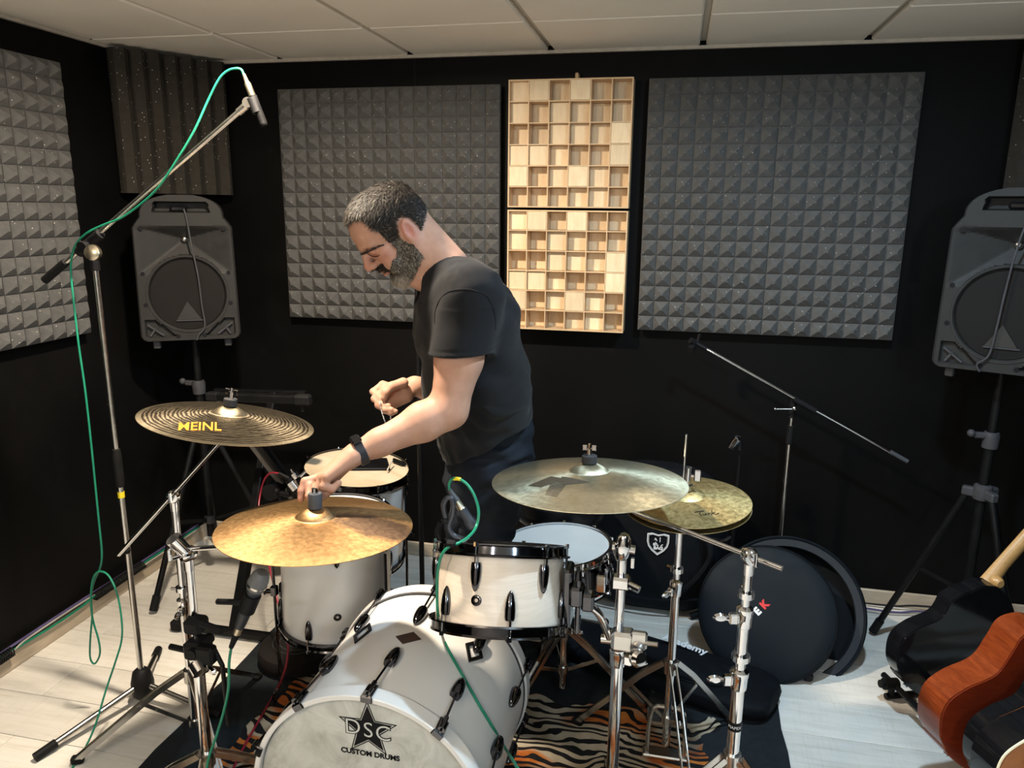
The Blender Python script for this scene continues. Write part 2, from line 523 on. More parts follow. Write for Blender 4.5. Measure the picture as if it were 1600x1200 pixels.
# ceiling slab, tiles hung in a grid with wide reveals running away from the camera
ce = struct(MB().box(((L_ + R_) / 2, (B_ + F_) / 2, H_ + .07), (R_ - L_ + .2, B_ - F_ + .2, .1)).build('ceiling', ceil_grid_mat, origin=(0, 0, H_)))
tm = {}
lamp_xy = [(l[0], l[1]) for l in LAMPS]
for i in range(-5, 4):
    for j in range(-8, 2):
        x0, x1 = max(.055 + .6 * i, L_), min(.055 + .6 * (i + 1), R_)
        y0, y1 = max(2.765 + .6 * (j - 1), F_), min(2.765 + .6 * j, B_)
        if x1 - x0 < .03 or y1 - y0 < .03: continue
        gx, gy = .024, .008
        key = (round(x1 - x0, 3), round(y1 - y0, 3))
        if key not in tm:
            o = MB().box((0, 0, .011), (x1 - x0 - gx, y1 - y0 - gy, .022), bev=.006).build('ceiling_tile', ceil_mat, ce, local=True)
            tm[key] = o.data
            o.location = ((x0 + x1) / 2, (y0 + y1) / 2, -.0)
        else: piece('ceiling_tile', tm[key], ce, ((x0 + x1) / 2, (y0 + y1) / 2, 0))
struct(MB().box(((L_ + R_) / 2, B_ - .008, H_ - .006), (R_ - L_, .016, .012)).build('trim_1', simple('edge_trim', (.50, .45, .38), .6)))
struct(MB().box((L_ + .008, (B_ + F_) / 2, H_ - .006), (.016, B_ - F_ - .04, .012)).build('trim_2', MATS['edge_trim']))
struct(MB().box((L_ + .007, (B_ + F_) / 2, .035), (.014, B_ - F_ - .04, .07), bev=.004).build('baseboard_left', base_mat))
struct(MB().box(((L_ + R_) / 2, B_ - .007, .035), (R_ - L_ - .03, .014, .07), bev=.004).build('baseboard_back', base_mat))
struct(MB().box((-1.13, B_ - .0015, 2.2), (.004, .003, .16)).build('trim_3', black_plastic))
for lx, ly, lc, lw, lab in LAMPS:
    t = thing('ceiling_downlight', lab, 'downlight', (lx, ly, H_))
    MB().lathe([(.055, -.004), (.058, -.012), (.078, -.006), (.08, 0), (.055, 0), (.055, -.004)], (lx, ly, H_), n=28).build('trim_ring', simple('lamp_ring', (.7, .7, .7), .4), t)
    MB().lathe([(0, -.002), (.052, -.002), (.052, 0), (0, 0)], (lx, ly, H_), n=24).build('diffuser', simple('lamp_diffuser', (.8, .8, .8), .4), t)

for lx, ly, lc, lw, lab in FILL_LAMPS:  # cord and socket made up around the added fill lights
    t = thing('fill_lamp', lab, 'lamp', (lx, ly, 2.02))
    MB().cyl((lx, ly, 2.06), (lx, ly, H_), .003, n=6).build('cord', black_plastic, t)
    MB().lathe([(0, 0), (.022, 0), (.022, .05), (.008, .06), (0, .06)], (lx, ly, 2.01), n=18).build('socket', black_plastic, t)
# ------------------------------------------------------------------ pyramid foam panels
def pyramid_tile(n=8, size=.5, base=.024, h=.025):
    mb = MB(); s = size / n
    e = .0015
    for i in range(n):
        for j in range(n):
            x, y = -size / 2 + i * s, -size / 2 + j * s
            g = e
            top = base + h * (1 + .06 * math.sin(i * 7.1 + j * 3.3))
            c = .0045
            vs = [(x + g, y + g, base), (x + s - g, y + g, base), (x + s - g, y + s - g, base), (x + g, y + s - g, base),
                  (x + s / 2 - c, y + s / 2 - c, top), (x + s / 2 + c, y + s / 2 - c, top), (x + s / 2 + c, y + s / 2 + c, top), (x + s / 2 - c, y + s / 2 + c, top)]
            vs += [(p[0], p[1], base - .006) for p in vs[:4]]
            mb.add(vs, [(0, 1, 5, 4), (1, 2, 6, 5), (2, 3, 7, 6), (3, 0, 4, 7), (4, 5, 6, 7), (8, 9, 1, 0), (9, 10, 2, 1), (10, 11, 3, 2), (11, 8, 0, 3)])
    mb.box((0, 0, (base - .004) / 2), (size - .001, size - .001, base - .004))
    return mb
foam_mesh = None
def foam_panel(label, o, X, Y, Z, nx=2, ny=2):
    """o = lower left corner on the wall, X across, Y up, Z off the wall"""
    global foam_mesh
    X, Y, Z = Vector(X), Vector(Y), Vector(Z)
    M = Matrix(((X.x, Y.x, Z.x), (X.y, Y.y, Z.y), (X.z, Y.z, Z.z)))
    t = thing('foam_panel', label, 'acoustic foam', o, M, 'grey pyramid foam panels')
    MB().box((nx * .25, ny * .25, -.009), (nx * .5 - .01, ny * .5 - .01, .03)).build('backing_board', black_plastic, t, local=True)
    for i in range(nx):
        for j in range(ny):
            if foam_mesh is None:
                q = pyramid_tile().build('foam_tile', foam_mat, t, local=True, smooth=False)
                foam_mesh = q.data
                q.location = (.25 + .5 * i, .25 + .5 * j, .006)
            else: piece('foam_tile', foam_mesh, t, (.25 + .5 * i, .25 + .5 * j, .006))
    return t
foam_panel('square grey pyramid foam panel on the back wall behind the man', (-1.745, B_ - .0255, 1.16), (1, 0, 0), (0, 0, 1), (0, -1, 0))
foam_panel('large grey pyramid foam panel on the back wall right of the wooden diffusers', (-.1435, B_ - .0255, 1.168), (1, 0, 0), (0, 0, 1), (0, -1, 0))
foam_panel('grey pyramid foam panel on the left wall, cut by the left photo edge', (L_ + .0255, 1.55, 1.168), (0, 1, 0), (0, 0, 1), (1, 0, 0))
# corner absorbers: grooved dark foam set diagonally across the two back corners
def corner_foam(label, p, q, z0, z1):
    p, q = Vector(p), Vector(q)
    X = (q - p).normalized(); Z = Vector((0, 0, 1)); N = X.cross(Z)
    if N.y > 0: N = -N
    t = thing('corner_foam', label, 'acoustic foam', (p + q) / 2 + Vector((0, 0, z0)))
    W = (q - p).length; n = 7
    prof = []
    for i in range(n):
        x0 = W * i / n; x1 = W * (i + 1) / n
        prof += [(x0 + .003, .03), (x0 + .010, .046), ((x0 + x1) / 2 + .01, .066), (x1 - .006, .05), (x1 - .003, .032)]
    out = [(0, 0)] + prof + [(W, 0)]
    MB().prism(out, p + Z * z0, X, N, Z, z1 - z0).build('wedge_foam', foam_dark, t, sharp=20)
    MB().box((p + q) / 2 - N * .006 + Z * (z0 + z1) / 2, (W, .012, z1 - z0), (X, N, Z)).build('backing_board', black_plastic, t)
corner_foam('dark grooved foam set across the left back corner above a loudspeaker', (-2.285, 2.85, 0), (-2.03, 3.245, 0), 1.71, 2.275)
corner_foam('dark grooved foam strip across the right back corner at the photo edge', (1.19, 3.25, 0), (1.72, 2.78, 0), 1.66, 2.275)

# ------------------------------------------------------------------ wooden skyline diffusers
DEP = [[1, 0, 3, 0, 3, 3], [1, 3, 1, 2, 3, 2.4], [3, 3, 1, 1.4, 2, 0], [.4, .5, 2, 3, 3, 0], [0, 3, 1.4, 0, 1.4, 3], [3, 3, 3, 2, 1.4, 3]]
def diffuser(label, x0, z0, peg):
    S, DP, TH = .5, .10, .006
    t = thing('wood_diffuser', label, 'sound diffuser', (x0 + S / 2, B_, z0), None, 'birch block diffusers')
    yf = B_ - DP
    MB().box((x0 + S / 2, B_ - .004, z0 + S / 2), (S, .008, S)).build('back_board', birch_slat, t)
    for nm, c, s in (('frame_board', (x0 + TH / 2, B_ - DP / 2, z0 + S / 2), (TH, DP, S)), ('frame_board', (x0 + S - TH / 2, B_ - DP / 2, z0 + S / 2), (TH, DP, S)),
                     ('frame_board', (x0 + S / 2, B_ - DP / 2, z0 + TH / 2), (S - 2 * TH, DP, TH)), ('frame_board', (x0 + S / 2, B_ - DP / 2, z0 + S - TH / 2), (S - 2 * TH, DP, TH))):
        MB().box(c, s, bev=.0008).build(nm, birch_slat, t)
    cs = S / 6
    for k in range(1, 6):
        MB().box((x0 + k * cs, B_ - DP / 2, z0 + S / 2), (.004, DP - .003, S - 2 * TH)).build('slat', birch_slat, t)
        MB().box((x0 + S / 2, B_ - DP / 2 + .0005, z0 + k * cs), (S - 2 * TH, DP - .004, .004)).build('slat', birch_slat, t)
    for r in range(6):
        for c in range(6):
            d = .002 + DEP[r][c] * .0262
            ln = DP - .008 - d
            MB().box((x0 + (c + .5) * cs, yf + d + ln / 2, z0 + S - (r + .5) * cs), (cs - .006, ln, cs - .006), bev=.0006).build('block', birch, t)
    if peg: MB().box((x0 + .27, B_ - .03, z0 + S + .014), (.014, .05, .028), bev=.003).build('peg', birch_slat, t)
diffuser('upper pale wooden block diffuser with a small peg on top', -.7005, 1.668, True)
diffuser('lower pale wooden block diffuser hung directly below its twin', -.7005, 1.158, False)
# ------------------------------------------------------------------ drums
def drum(name, label, cat, c_top, axis, R, depth, shell_mat, nlug, lug0, heads, hoop_mat=None, lug_both=True, hoop_h=.028, badge=None, seg=64, stagger=True):
    """c_top = centre of the batter rim, axis points up out of that head"""
    hoop_mat = hoop_mat or black_chrome
    A = Vector(axis).normalized(); c_top = Vector(c_top); c_bot = c_top - A * depth
    t = thing(name, label, cat, c_bot)
    X, Y, _ = frame(A, (0, 1, 0))
    i, o = .008, .0
    MB().lathe([(R - i, -.012), (R, -.012), (R, -depth + .012), (R - i, -depth + .012), (R - i, -.012)], c_top, A, seg, (0, 1, 0)).build('shell', shell_mat, t)
    MB().lathe([(0, -.010), (R - .022, -.010), (R - .018, -.0085), (R + .001, -.0085), (R + .004, -.012), (R + .004, -.020), (R + .002, -.020), (0, -.014)], c_top, A, seg).build('batter_head', heads[0], t)
    MB().lathe([(0, -depth + .010), (R + .004, -depth + .010), (R + .004, -depth + .018), (0, -depth + .012)], c_top, A, seg).build('resonant_head', heads[1], t)
    for nm, z, sg in (('top_hoop', 0., -1), ('bottom_hoop', -depth, 1)):
        h = hoop_h
        pr = [(R + .004, z + sg * h), (R + .016, z + sg * h), (R + .017, z + sg * (h - .004)), (R + .0085, z + sg * (h - .006)), (R + .0075, z + sg * .005), (R + .011, z), (R + .002, z), (R + .0045, z + sg * .006), (R + .004, z + sg * h)]
        if sg > 0: pr = pr[::-1]
        MB().lathe(pr, c_top, A, seg).build(nm, hoop_mat, t)
    for k in range(nlug):
        for side in ((0, 1) if lug_both else (0,)):
            a = lug0 + 2 * PI * (k + (.5 if side == 1 and stagger else 0)) / nlug
            rad = X * math.cos(a) + Y * math.sin(a)
            z0 = -hoop_h - .012 if side == 0 else -depth + hoop_h + .012
            sg = -1 if side == 0 else 1
            L = min(.066, depth * .34)
            p = c_top + rad * (R + .005) + A * z0
            lg = MB().lathe([(0, 0), (.010, .001), (.0115, .008), (.0118, L * .35), (.0105, L * .6), (.007, L * .85), (.003, L * .97), (0, L)], p, A * sg, 14, rad, 1.05, .9)
            lg.cyl(p + A * sg * .018 - rad * .012, p + A * sg * .018 + rad * .002, .006, n=8)
            l_ = lg.build('lug', black_chrome, t)
            q = c_top + rad * (R + .0125)
            MB().cyl(q + A * (z0 + sg * .004), q + A * (-sg * -.002 + (0 if side == 0 else -depth)), .0028, n=8).cyl(q + A * ((.004 if side == 0 else -depth - .004)), q + A * ((-.006 if side == 0 else -depth + .006)), .0055, n=6).build('tension_rod', chrome, l_)
    if badge is not None:
        a, z = badge
        rad = X * math.cos(a) + Y * math.sin(a)
        MB().lathe([(.004, 0), (.0125, 0), (.0125, .002), (.009, .0035), (.005, .003), (.004, .001)], c_top + rad * (R - .0005) + A * z, rad, 20).build('vent_badge', black_chrome, t)
    return t, X, Y, A

aged_head = NT('aged_coated_head')
_f = aged_head.noise(11, 6, .65); _g = aged_head.noise(150, 2)
aged_head.set(Base_Color=aged_head.ramp(_f, [(.3, (.54, .43, .30)), (.7, (.66, .55, .40))]), Roughness=.55)
aged_head.bump(_g, .15, .0006); aged_head = aged_head.m
# floor toms
tomA, *_ = drum('floor_tom', 'rear white floor tom with an aged cream drumhead carrying a black tablet', 'drum', (-1.198, 2.68, .655), (.10, -.02, 1), .203, .40, white_shell, 8, -PI / 2 + .78, (aged_head, coated_head))
tomB, xB, yB, aB = drum('floor_tom', 'front white floor tom below the golden crash cymbal', 'drum', (-1.045, 2.15, .685), (.02, .0, 1), .178, .395, white_shell, 6, -PI / 2 + .45, (coated_head, coated_head), badge=(-PI / 2 + .44, -.275))
def floor_tom_legs(t, c, R, zs, angs):
    for a in angs:
        d = Vector((math.cos(a), math.sin(a), 0)); c0 = Vector((c[0], c[1], 0)) + d * (R + .028)
        MB().tube(spline([c0 + Vector((0, 0, zs + .16)), c0 + Vector((0, 0, zs - .10)), c0 + Vector((0, 0, .10)) , c0 + d * .022 + Vector((0, 0, .045)), c0 + d * .03 + Vector((0, 0, .012))], 6), .0052, 10).build('leg', black_chrome, t)
        b = MB().lathe([(0, 0), (.026, 0), (.027, .006), (.022, .012), (0, .014)], c0 - d * .028 + Vector((0, 0, zs)), d, 20)
        b.box(c0 + Vector((0, 0, zs)), (.022, .022, .034), bev=.003)
        w = d.cross(Vector((0, 0, 1)))
        b.cyl(c0 + Vector((0, 0, zs)), c0 + d * .026 + Vector((0, 0, zs)), .008, n=10)
        b.box(c0 + d * .03 + Vector((0, 0, zs)), (.03, .008, .014), (w, d, Vector((0, 0, 1))), .003)
        b.build('leg_bracket', black_chrome, t)
        MB().ball(c0 + d * .03 + Vector((0, 0, .0115)), .0115, 10).build('rubber_foot', black_rubber, t)
floor_tom_legs(tomB, (-1.045, 2.15), .178, .43, (math.radians(205), math.radians(-18), math.radians(95)))
floor_tom_legs(tomA, (-1.22, 2.68), .203, .40, (math.radians(190), math.radians(-5), math.radians(95)))
# snare and rack tom
snare, *_ = drum('snare_drum', 'black snare drum with a bright white coated head behind the rack tom', 'drum', (-.338, 2.305, .585), (-.07, .012, 1), .178, .14, black_chrome, 10, .3, (coated_head, coated_head), hoop_mat=chrome, hoop_h=.022, stagger=False)
rt_c = Vector((-.379, 1.685, .862)); rt_a = Vector((-.05, .43, 1)).normalized()
rack, xR, yR, aR = drum('rack_tom', 'cream wooden rack tom hung above the bass drum', 'drum', rt_c, rt_a, .1525, .205, cream_wood_shell, 6, -PI / 2 - .14, (coated_head, coated_head), badge=(-PI / 2 - .12, -.125))

# ------------------------------------------------------------------ bass drum, axis along the room
BX, BZ, BR = -.637, .2995, .2794
BY0, BY1 = 1.40, 1.935
bass = thing('bass_drum', 'big white bass drum with a star printed on its marbled front head', 'drum', (BX, BY0, 0))
ay = Vector((0, 1, 0))
MB().lathe([(BR - .009, .045), (BR, .045), (BR, BY1 - BY0 - .045), (BR - .009, BY1 - BY0 - .045), (BR - .009, .045)], (BX, BY0, BZ), ay, 96).build('shell', white_shell, bass)
marble = NT('marbled_head')
_f = marble.noise(9, 7, .68, None, 1.2)
marble.set(Base_Color=marble.ramp(_f, [(.33, (.36, .36, .32)), (.52, (.52, .525, .49)), (.7, (.62, .63, .59))]), Roughness=.5)
marble = marble.m
MB().lathe([(0, .012), (BR - .014, .012), (BR - .006, .016), (BR - .006, .03), (0, .02)][::-1], (BX, BY0, BZ), ay, 96).build('front_head', marble, bass)
MB().lathe([(0, BY1 - BY0 - .012), (BR - .006, BY1 - BY0 - .012), (BR - .006, BY1 - BY0 - .03), (0, BY1 - BY0 - .02)], (BX, BY0, BZ), ay, 96).build('batter_head', coated_head, bass)
for nm, y0, y1 in (('front_hoop', 0, .042), ('rear_hoop', BY1 - BY0 - .042, BY1 - BY0)):
    MB().lathe([(BR - .004, y0 + .002), (BR - .002, y0), (BR + .0075, y0), (BR + .0095, y0 + .002), (BR + .0095, y1 - .002), (BR + .0075, y1), (BR - .002, y1), (BR - .004, y1 - .002), (BR - .004, y0 + .002)], (BX, BY0, BZ), ay, 96).build(nm, white_shell, bass)
    g = y1 + .0005 if nm == 'front_hoop' else y0 - .006
    MB().lathe([(BR - .002, g), (BR + .0035, g), (BR + .0035, g + .0055), (BR - .002, g + .0055), (BR - .002, g)], (BX, BY0, BZ), ay, 96).build('counter_ring', grey_plastic, bass)
def bpt(deg, y, dr=0.):                         # point on the bass drum shell
    a = math.radians(deg)
    return Vector((BX + math.sin(a) * (BR + dr), y, BZ + math.cos(a) * (BR + dr)))
for k in range(10):
    deg = 2.5 + 36 * k
    rad = (bpt(deg, 0, 1) - bpt(deg, 0)).normalized(); tanv = rad.cross(ay)
    for end in (0, 1):
        yh, dv = (BY0 + .02, 1) if end == 0 else (BY1 - .02, -1)
        yl = yh + dv * .115
        p = bpt(deg, yl, .007)
        L = .074
        lm = MB().lathe([(0, 0), (.0135, .001), (.0158, .008), (.0165, L * .3), (.0148, L * .6), (.0098, L * .86), (.0045, L * .97), (0, L)], p, ay * dv, 14, rad, 1.0, 1.0)
        lg = lm.build('lug', black_chrome, bass)
        MB().cyl(bpt(deg, yh - dv * .026, .020), bpt(deg, yl + dv * .004, .011), .003, n=8).cyl(bpt(deg, yh - dv * .01, .0195), bpt(deg, yh + dv * .028, .017), .0062, n=10).build('tension_rod', black_chrome, lg)
        cb = MB().box(bpt(deg, yh + dv * .0, .0135), (.024, .046, .006), (tanv, ay, rad), .002)
        cb.box(bpt(deg, yh - dv * .0225, .006), (.028, .005, .017), (tanv, ay, rad), .002)
        cb.cyl(bpt(deg, yh - dv * .02, .020), bpt(deg, yh + dv * .002, .020), .009, n=12)
        cb.build('claw_hook', black_chrome, lg)
brown_badge = simple('brown_badge', (.085, .055, .045), .4, .3, .1)
def on_shell(deg, y, mat, name, outl, inn=None, h=.002):
    rad = (bpt(deg, 0, 1) - bpt(deg, 0)).normalized(); tanv = ay.cross(rad)
    if inn is None: return MB().prism(outl, bpt(deg, y, .0002), tanv, ay, rad, h).build(name, mat, bass)
    return MB().ring_plate(outl, inn, bpt(deg, y, .0005), tanv, ay, rad, h).build(name, mat, bass)
on_shell(3.2, 1.666, brown_badge, 'badge', [(-.033, -.004), (-.004, -.03), (.033, .004), (.004, .03)], None, .0016)
for dg, yy in ((38, 1.735), (-27, 1.705)):
    on_shell(dg, yy, black_metal, 'mount_plate', [(-.03, 0), (0, -.052), (.03, 0), (0, .052)], [(-.019, 0), (0, -.034), (.019, 0), (0, .034)], .004)
# the print on the front head: star, letters, line of lettering
hy = BY0 + .0115
SX, SZ = -.629, .497
def star_pts(ro, ri, n=5):
    return [((ro if i % 2 == 0 else ri) * math.sin(PI * i / n), (ro if i % 2 == 0 else ri) * math.cos(PI * i / n)) for i in range(2 * n)]
EX, EZ, EN = Vector((1, 0, 0)), Vector((0, 0, 1)), Vector((0, -1, 0))
po = (SX, hy, SZ)
MB().ring_plate(star_pts(.075, .0315), star_pts(.069, .029), po, EX, EZ, EN, .0006).build('star_outline', black_print, bass)
MB().prism(star_pts(.062, .0265), po, EX, EZ, EN, .0006).build('star', black_print, bass)
pale = simple('pale_print', (.55, .56, .53), .5, 0, .05)
for dx, ch in ((-.037, 'D'), (.001, 'S'), (.037, 'C')):
    text_mb(ch, .056, (SX + dx, hy - .0008, SZ - .002 - dx * .08), EX, EZ, EN, .0004, offset=.0016).build('letter', black_print, bass)
    text_mb(ch, .056, (SX + dx, hy - .0014, SZ - .002 - dx * .08), EX, EZ, EN, .0004, offset=-.0004).build('letter', pale, bass)
text_mb('CUSTOM DRUMS', .0185, (-.626, hy - .0003, .432), EX * 1.02, EZ, EN, .0005, offset=.0007).build('lettering', black_print, bass)
for sx in (-1, 1):
    MB().tube([bpt(100 * sx, 1.62, .002), bpt(100 * sx, 1.60, .05), Vector((BX + sx * .42, 1.50, .012))], .006, 10).build('spur', black_chrome, bass)

# ------------------------------------------------------------------ cymbals
def cym_h(r, R, bell=.2, bh=.022, bow=.022):
    if r < R * bell:
        q = r / (R * bell)
        return bow + bh * (1 - q * q) ** .9 if q < 1 else bow
    q = (r - R * bell) / (R * (1 - bell))
    return bow * (1 - q ** 1.25)
def cymbal(name, label, c, n, R, mat, bell=.2, bh=.022, bow=.022, group=None, up=1):
    Rm = rot_to(n)
    t = thing(name, label, 'cymbal', Vector(c) - Vector(n).normalized() * bow * .3, Rm, group)
    rs = [.006] + [R * bell * k / 8 for k in range(1, 8)] + [R * bell * q for q in (.94, .985, 1.02, 1.08)] + [R * (bell + .12 + (1 - bell - .12) * k / 14) for k in range(15)]
    top = [(r, up * cym_h(r, R, bell, bh, bow)) for r in rs]
    bot = [(r, z - .0016) for r, z in top[::-1]]
    pr = top + [(R + .0004, up * 0 - .0008)] + bot + [top[0]]
    MB().lathe(pr[::-1], (0, 0, 0), (0, 0, 1), 128).build('plate', mat, t, local=True, sharp=50)
    return t
def cym_local(t, px, py, R, **kw):             # pixel -> point on that cymbal's top in its own space
    W = WM[t.name]; n = W.to_3x3() @ Vector((0, 0, 1)); c = W.translation + n * .012
    d = ray(px, py); h = .012
    for _ in range(8):
        c = W.translation + n * h
        P = CPOS + d * ((c - CPOS).dot(n) / d.dot(n)); q = W.inverted() @ P
        h = cym_h(math.hypot(q.x, q.y), R, **kw)
    return Vector((q.x, q.y, h + .0009))
def cym_poly(mb, pts, t, R, n=6, **kw):        # a quad printed on the bow, cut so that it follows it
    a, b, c, d = [Vector(p) for p in pts]
    vs = []; fs = []
    for i in range(n + 1):
        for j in range(n + 1):
            u, v = i / n, j / n
            p = (a * (1 - u) + b * u) * (1 - v) + (d * (1 - u) + c * u) * v
            vs.append(Vector((p.x, p.y, cym_h(math.hypot(p.x, p.y), R, **kw) + .0007)))
    for i in range(n):
        for j in range(n):
            k = i * (n + 1) + j
            fs.append((k, k + 1, k + n + 2, k + n + 1))
    mb.add(vs, fs)
def wing_top(t, z0, felt_mat=felt, felt_h=.022, felt_r=.017, cap=chrome, name='wing_nut', lift=0.):
    """felt, washer and wing nut on top of a cymbal, in its own space"""
    MB().lathe([(.004, 0), (felt_r, 0), (felt_r, felt_h * .9), (felt_r * .9, felt_h), (.004, felt_h), (.004, 0)], (0, 0, z0), (0, 0, 1), 20).build('felt_washer', felt_mat, t, local=True)
    if cap:
        mb = MB().cyl((0, 0, z0 + felt_h), (0, 0, z0 + felt_h + .018 + lift), .0075, n=12)
        for sg in (-1, 1): mb.box((sg * .012, 0, z0 + felt_h + .019 + lift), (.014, .006, .015), bev=.002)
        mb.cyl((0, 0, z0 + felt_h), (0, 0, z0 + felt_h + .03 + lift), .0035, n=8)
        mb.build(name, cap, t, local=True)
def under_felt(t, zb, ln=.05):
    MB().lathe([(.004, -.012), (.014, -.012), (.014, 0), (.004, 0)], (0, 0, zb), (0, 0, 1), 16).build('lower_felt', felt, t, local=True)

dark_ridge = mk_cymbal('dark_ridged_bronze', (.15, .122, .084), (.27, .225, .155), .34, aniso=.75, ring_n=22, ring_dark=(.050, .038, .027))
gold_worn = mk_cymbal('worn_golden_bronze', (.32, .185, .080), (.43, .265, .120), .40, aniso=.6, patch=(.15, .01), grain=90)
pale_gold = mk_cymbal('pale_bronze', (.52, .47, .32), (.66, .61, .44), .36, aniso=.8, grain=60)
mottled = mk_cymbal('mottled_bronze', (.34, .245, .095), (.66, .52, .25), .46, grain=75, aniso=.5)
KM, KC, KK, KH = Vector((-1.173, 1.791, 1.094)), Vector((-.801, 1.542, .930)), Vector((-.189, 1.872, .979)), Vector((.07, 2.092, .862))
NM, NC, NK, NH = Vector((.14, .1, 1)).normalized(), Vector((.003, .059, 1)).normalized(), Vector((-.028, .067, 1)).normalized(), Vector((-.051, -.053, 1)).normalized()
cymM = cymbal('crash_cymbal', 'dark ridged cymbal with orange lettering on the left boom stand', KM, NM, .2286, dark_ridge, bow=.024)
mb = text_mb('MEINL', .040, (0, 0, 0), (1, 0, 0), (0, 1, 0), (0, 0, 1), .0004, offset=.0006)
_c = cym_local(cymM, 312, 667, .2286, bow=.024); _a = cym_local(cymM, 277, 672, .2286, bow=.024); _b = cym_local(cymM, 347, 672.5, .2286, bow=.024)
_X = (_b - _a); _X.z = 0; _X.normalize(); _Y = Vector((-_X.y, _X.x, 0))
for v in mb.v:
    p = _c + _X * v.x * .92 + _Y * v.y * 2.0
    v.xyz = (p.x, p.y, cym_h(math.hypot(p.x, p.y), .2286, bow=.024) + .0008 + v.z)
mb.build('lettering', orange_print, cymM, local=True)
wing_top(cymM, .046, felt, .020, .018, chrome); under_felt(cymM, .042)
cymC = cymbal('crash_cymbal', 'golden worn crash cymbal that the man is reaching for', KC, NC, .2286, gold_worn, bow=.026)
wing_top(cymC, .048, grey_rubber, .036, .0165, None); under_felt(cymC, .044)
MB().cyl((0, 0, .03), (0, 0, .095), .0035, n=8).cyl((0, 0, .084), (0, 0, .096), .008, n=10).build('stand_tip', chrome, cymC, local=True)
cymK = cymbal('ride_cymbal', 'pale ride cymbal marked with a large striped letter K', KK, NK, .254, pale_gold, bow=.030)
kw = dict(bow=.030)
mb = MB()
def kp(*pts): return [cym_local(cymK, x, y, .254, **kw) for x, y in pts]
cym_poly(mb, kp((825.3, 759), (845, 761.8), (884, 749), (861, 744.5)), cymK, .254, 8, **kw)
cym_poly(mb, kp((878, 744.8), (872, 753.5), (886, 757.5), (922.6, 753.8)), cymK, .254, 8, **kw)
A4 = kp((863, 751.5), (887, 755), (869, 777.2), (851, 774))
ns = 9
for i in range(ns):
    u0, u1 = i / ns, (i + .62) / ns
    cym_poly(mb, [A4[0].lerp(A4[3], u0), A4[1].lerp(A4[2], u0), A4[1].lerp(A4[2], u1), A4[0].lerp(A4[3], u1)], cymK, .254, 3, **kw)
mb.build('letter', MATS['dark_stripe_print'], cymK, local=True)
wing_top(cymK, .052, felt, .020, .020, chrome); under_felt(cymK, .048)
cymH = cymbal('hi_hat_cymbal', 'mottled brown top hi-hat cymbal with a scribbled signature', KH, NH, .178, mottled, bell=.28, bh=.016, bow=.016, group=None)
hk = dict(bell=.28, bh=.016, bow=.016)
mb = MB()
for st in ([(1085, 801), (1092, 799.5), (1100, 799)], [(1094, 799.8), (1093, 803), (1096, 806)], [(1098, 803), (1099, 805.5), (1102, 804), (1103, 802.5), (1103, 805)], [(1106, 805), (1107, 802.5), (1110, 802.5)], [(1112, 797), (1112, 805)], [(1117, 800.5), (1112.5, 802.5), (1119, 804.5), (1123, 802)]):
    mb.tube([cym_local(cymH, x, y, .178, **hk) for x, y in st], .0009, 5)
mb.build('signature', black_print, cymH, local=True)
cymH2 = cymbal('hi_hat_cymbal', 'lower hi-hat cymbal facing down right under the mottled top one', KH - NH * .016, NH, .178, mottled, bell=.28, bh=.016, bow=.016, up=-1)

# ------------------------------------------------------------------ stands
def tripod(t, base, hz, fr, azs, mat, zb=.08, w=.024, plate=True):
    """double braced tripod: arched flat legs from a hub, struts to a lower collar"""
    B = Vector((base[0], base[1], 0))
    for a in azs:
        d = Vector((math.cos(math.radians(a)), math.sin(math.radians(a)), 0)); s = d.cross(Vector((0, 0, 1)))
        p0 = B + d * .02 + Vector((0, 0, hz)); p1 = B + d * fr * .30 + Vector((0, 0, hz * .80)); p2 = B + d * fr + Vector((0, 0, .018))
        lg = MB()
        for sd in (-1, 1):
            o = s * (sd * w * .42)
            lg.bar(p0 + o, p1 + o, .0035, .016, s.cross(d)); lg.bar(p1 + o, p2 + o, .0035, .016, s.cross(d))
        if plate: lg.bar(p1.lerp(p2, .12), p1.lerp(p2, .9), w * .8, .0025)
        l_ = lg.build('leg', mat, t)
        MB().bar(B + d * .016 + Vector((0, 0, zb)), p1.lerp(p2, .18), .012, .003, s).build('brace', mat, l_)
        MB().box(p2 - Vector((0, 0, .004)), (.036, .026, .026), (d, s, Vector((0, 0, 1))), .006).build('rubber_foot', black_rubber, l_)
    MB().cyl(B + Vector((0, 0, hz - .03)), B + Vector((0, 0, hz + .012)), .021, n=18).build('leg_hub', mat, t)
    MB().cyl(B + Vector((0, 0, zb - .012)), B + Vector((0, 0, zb + .012)), .019, n=16).build('lower_collar', mat, t)
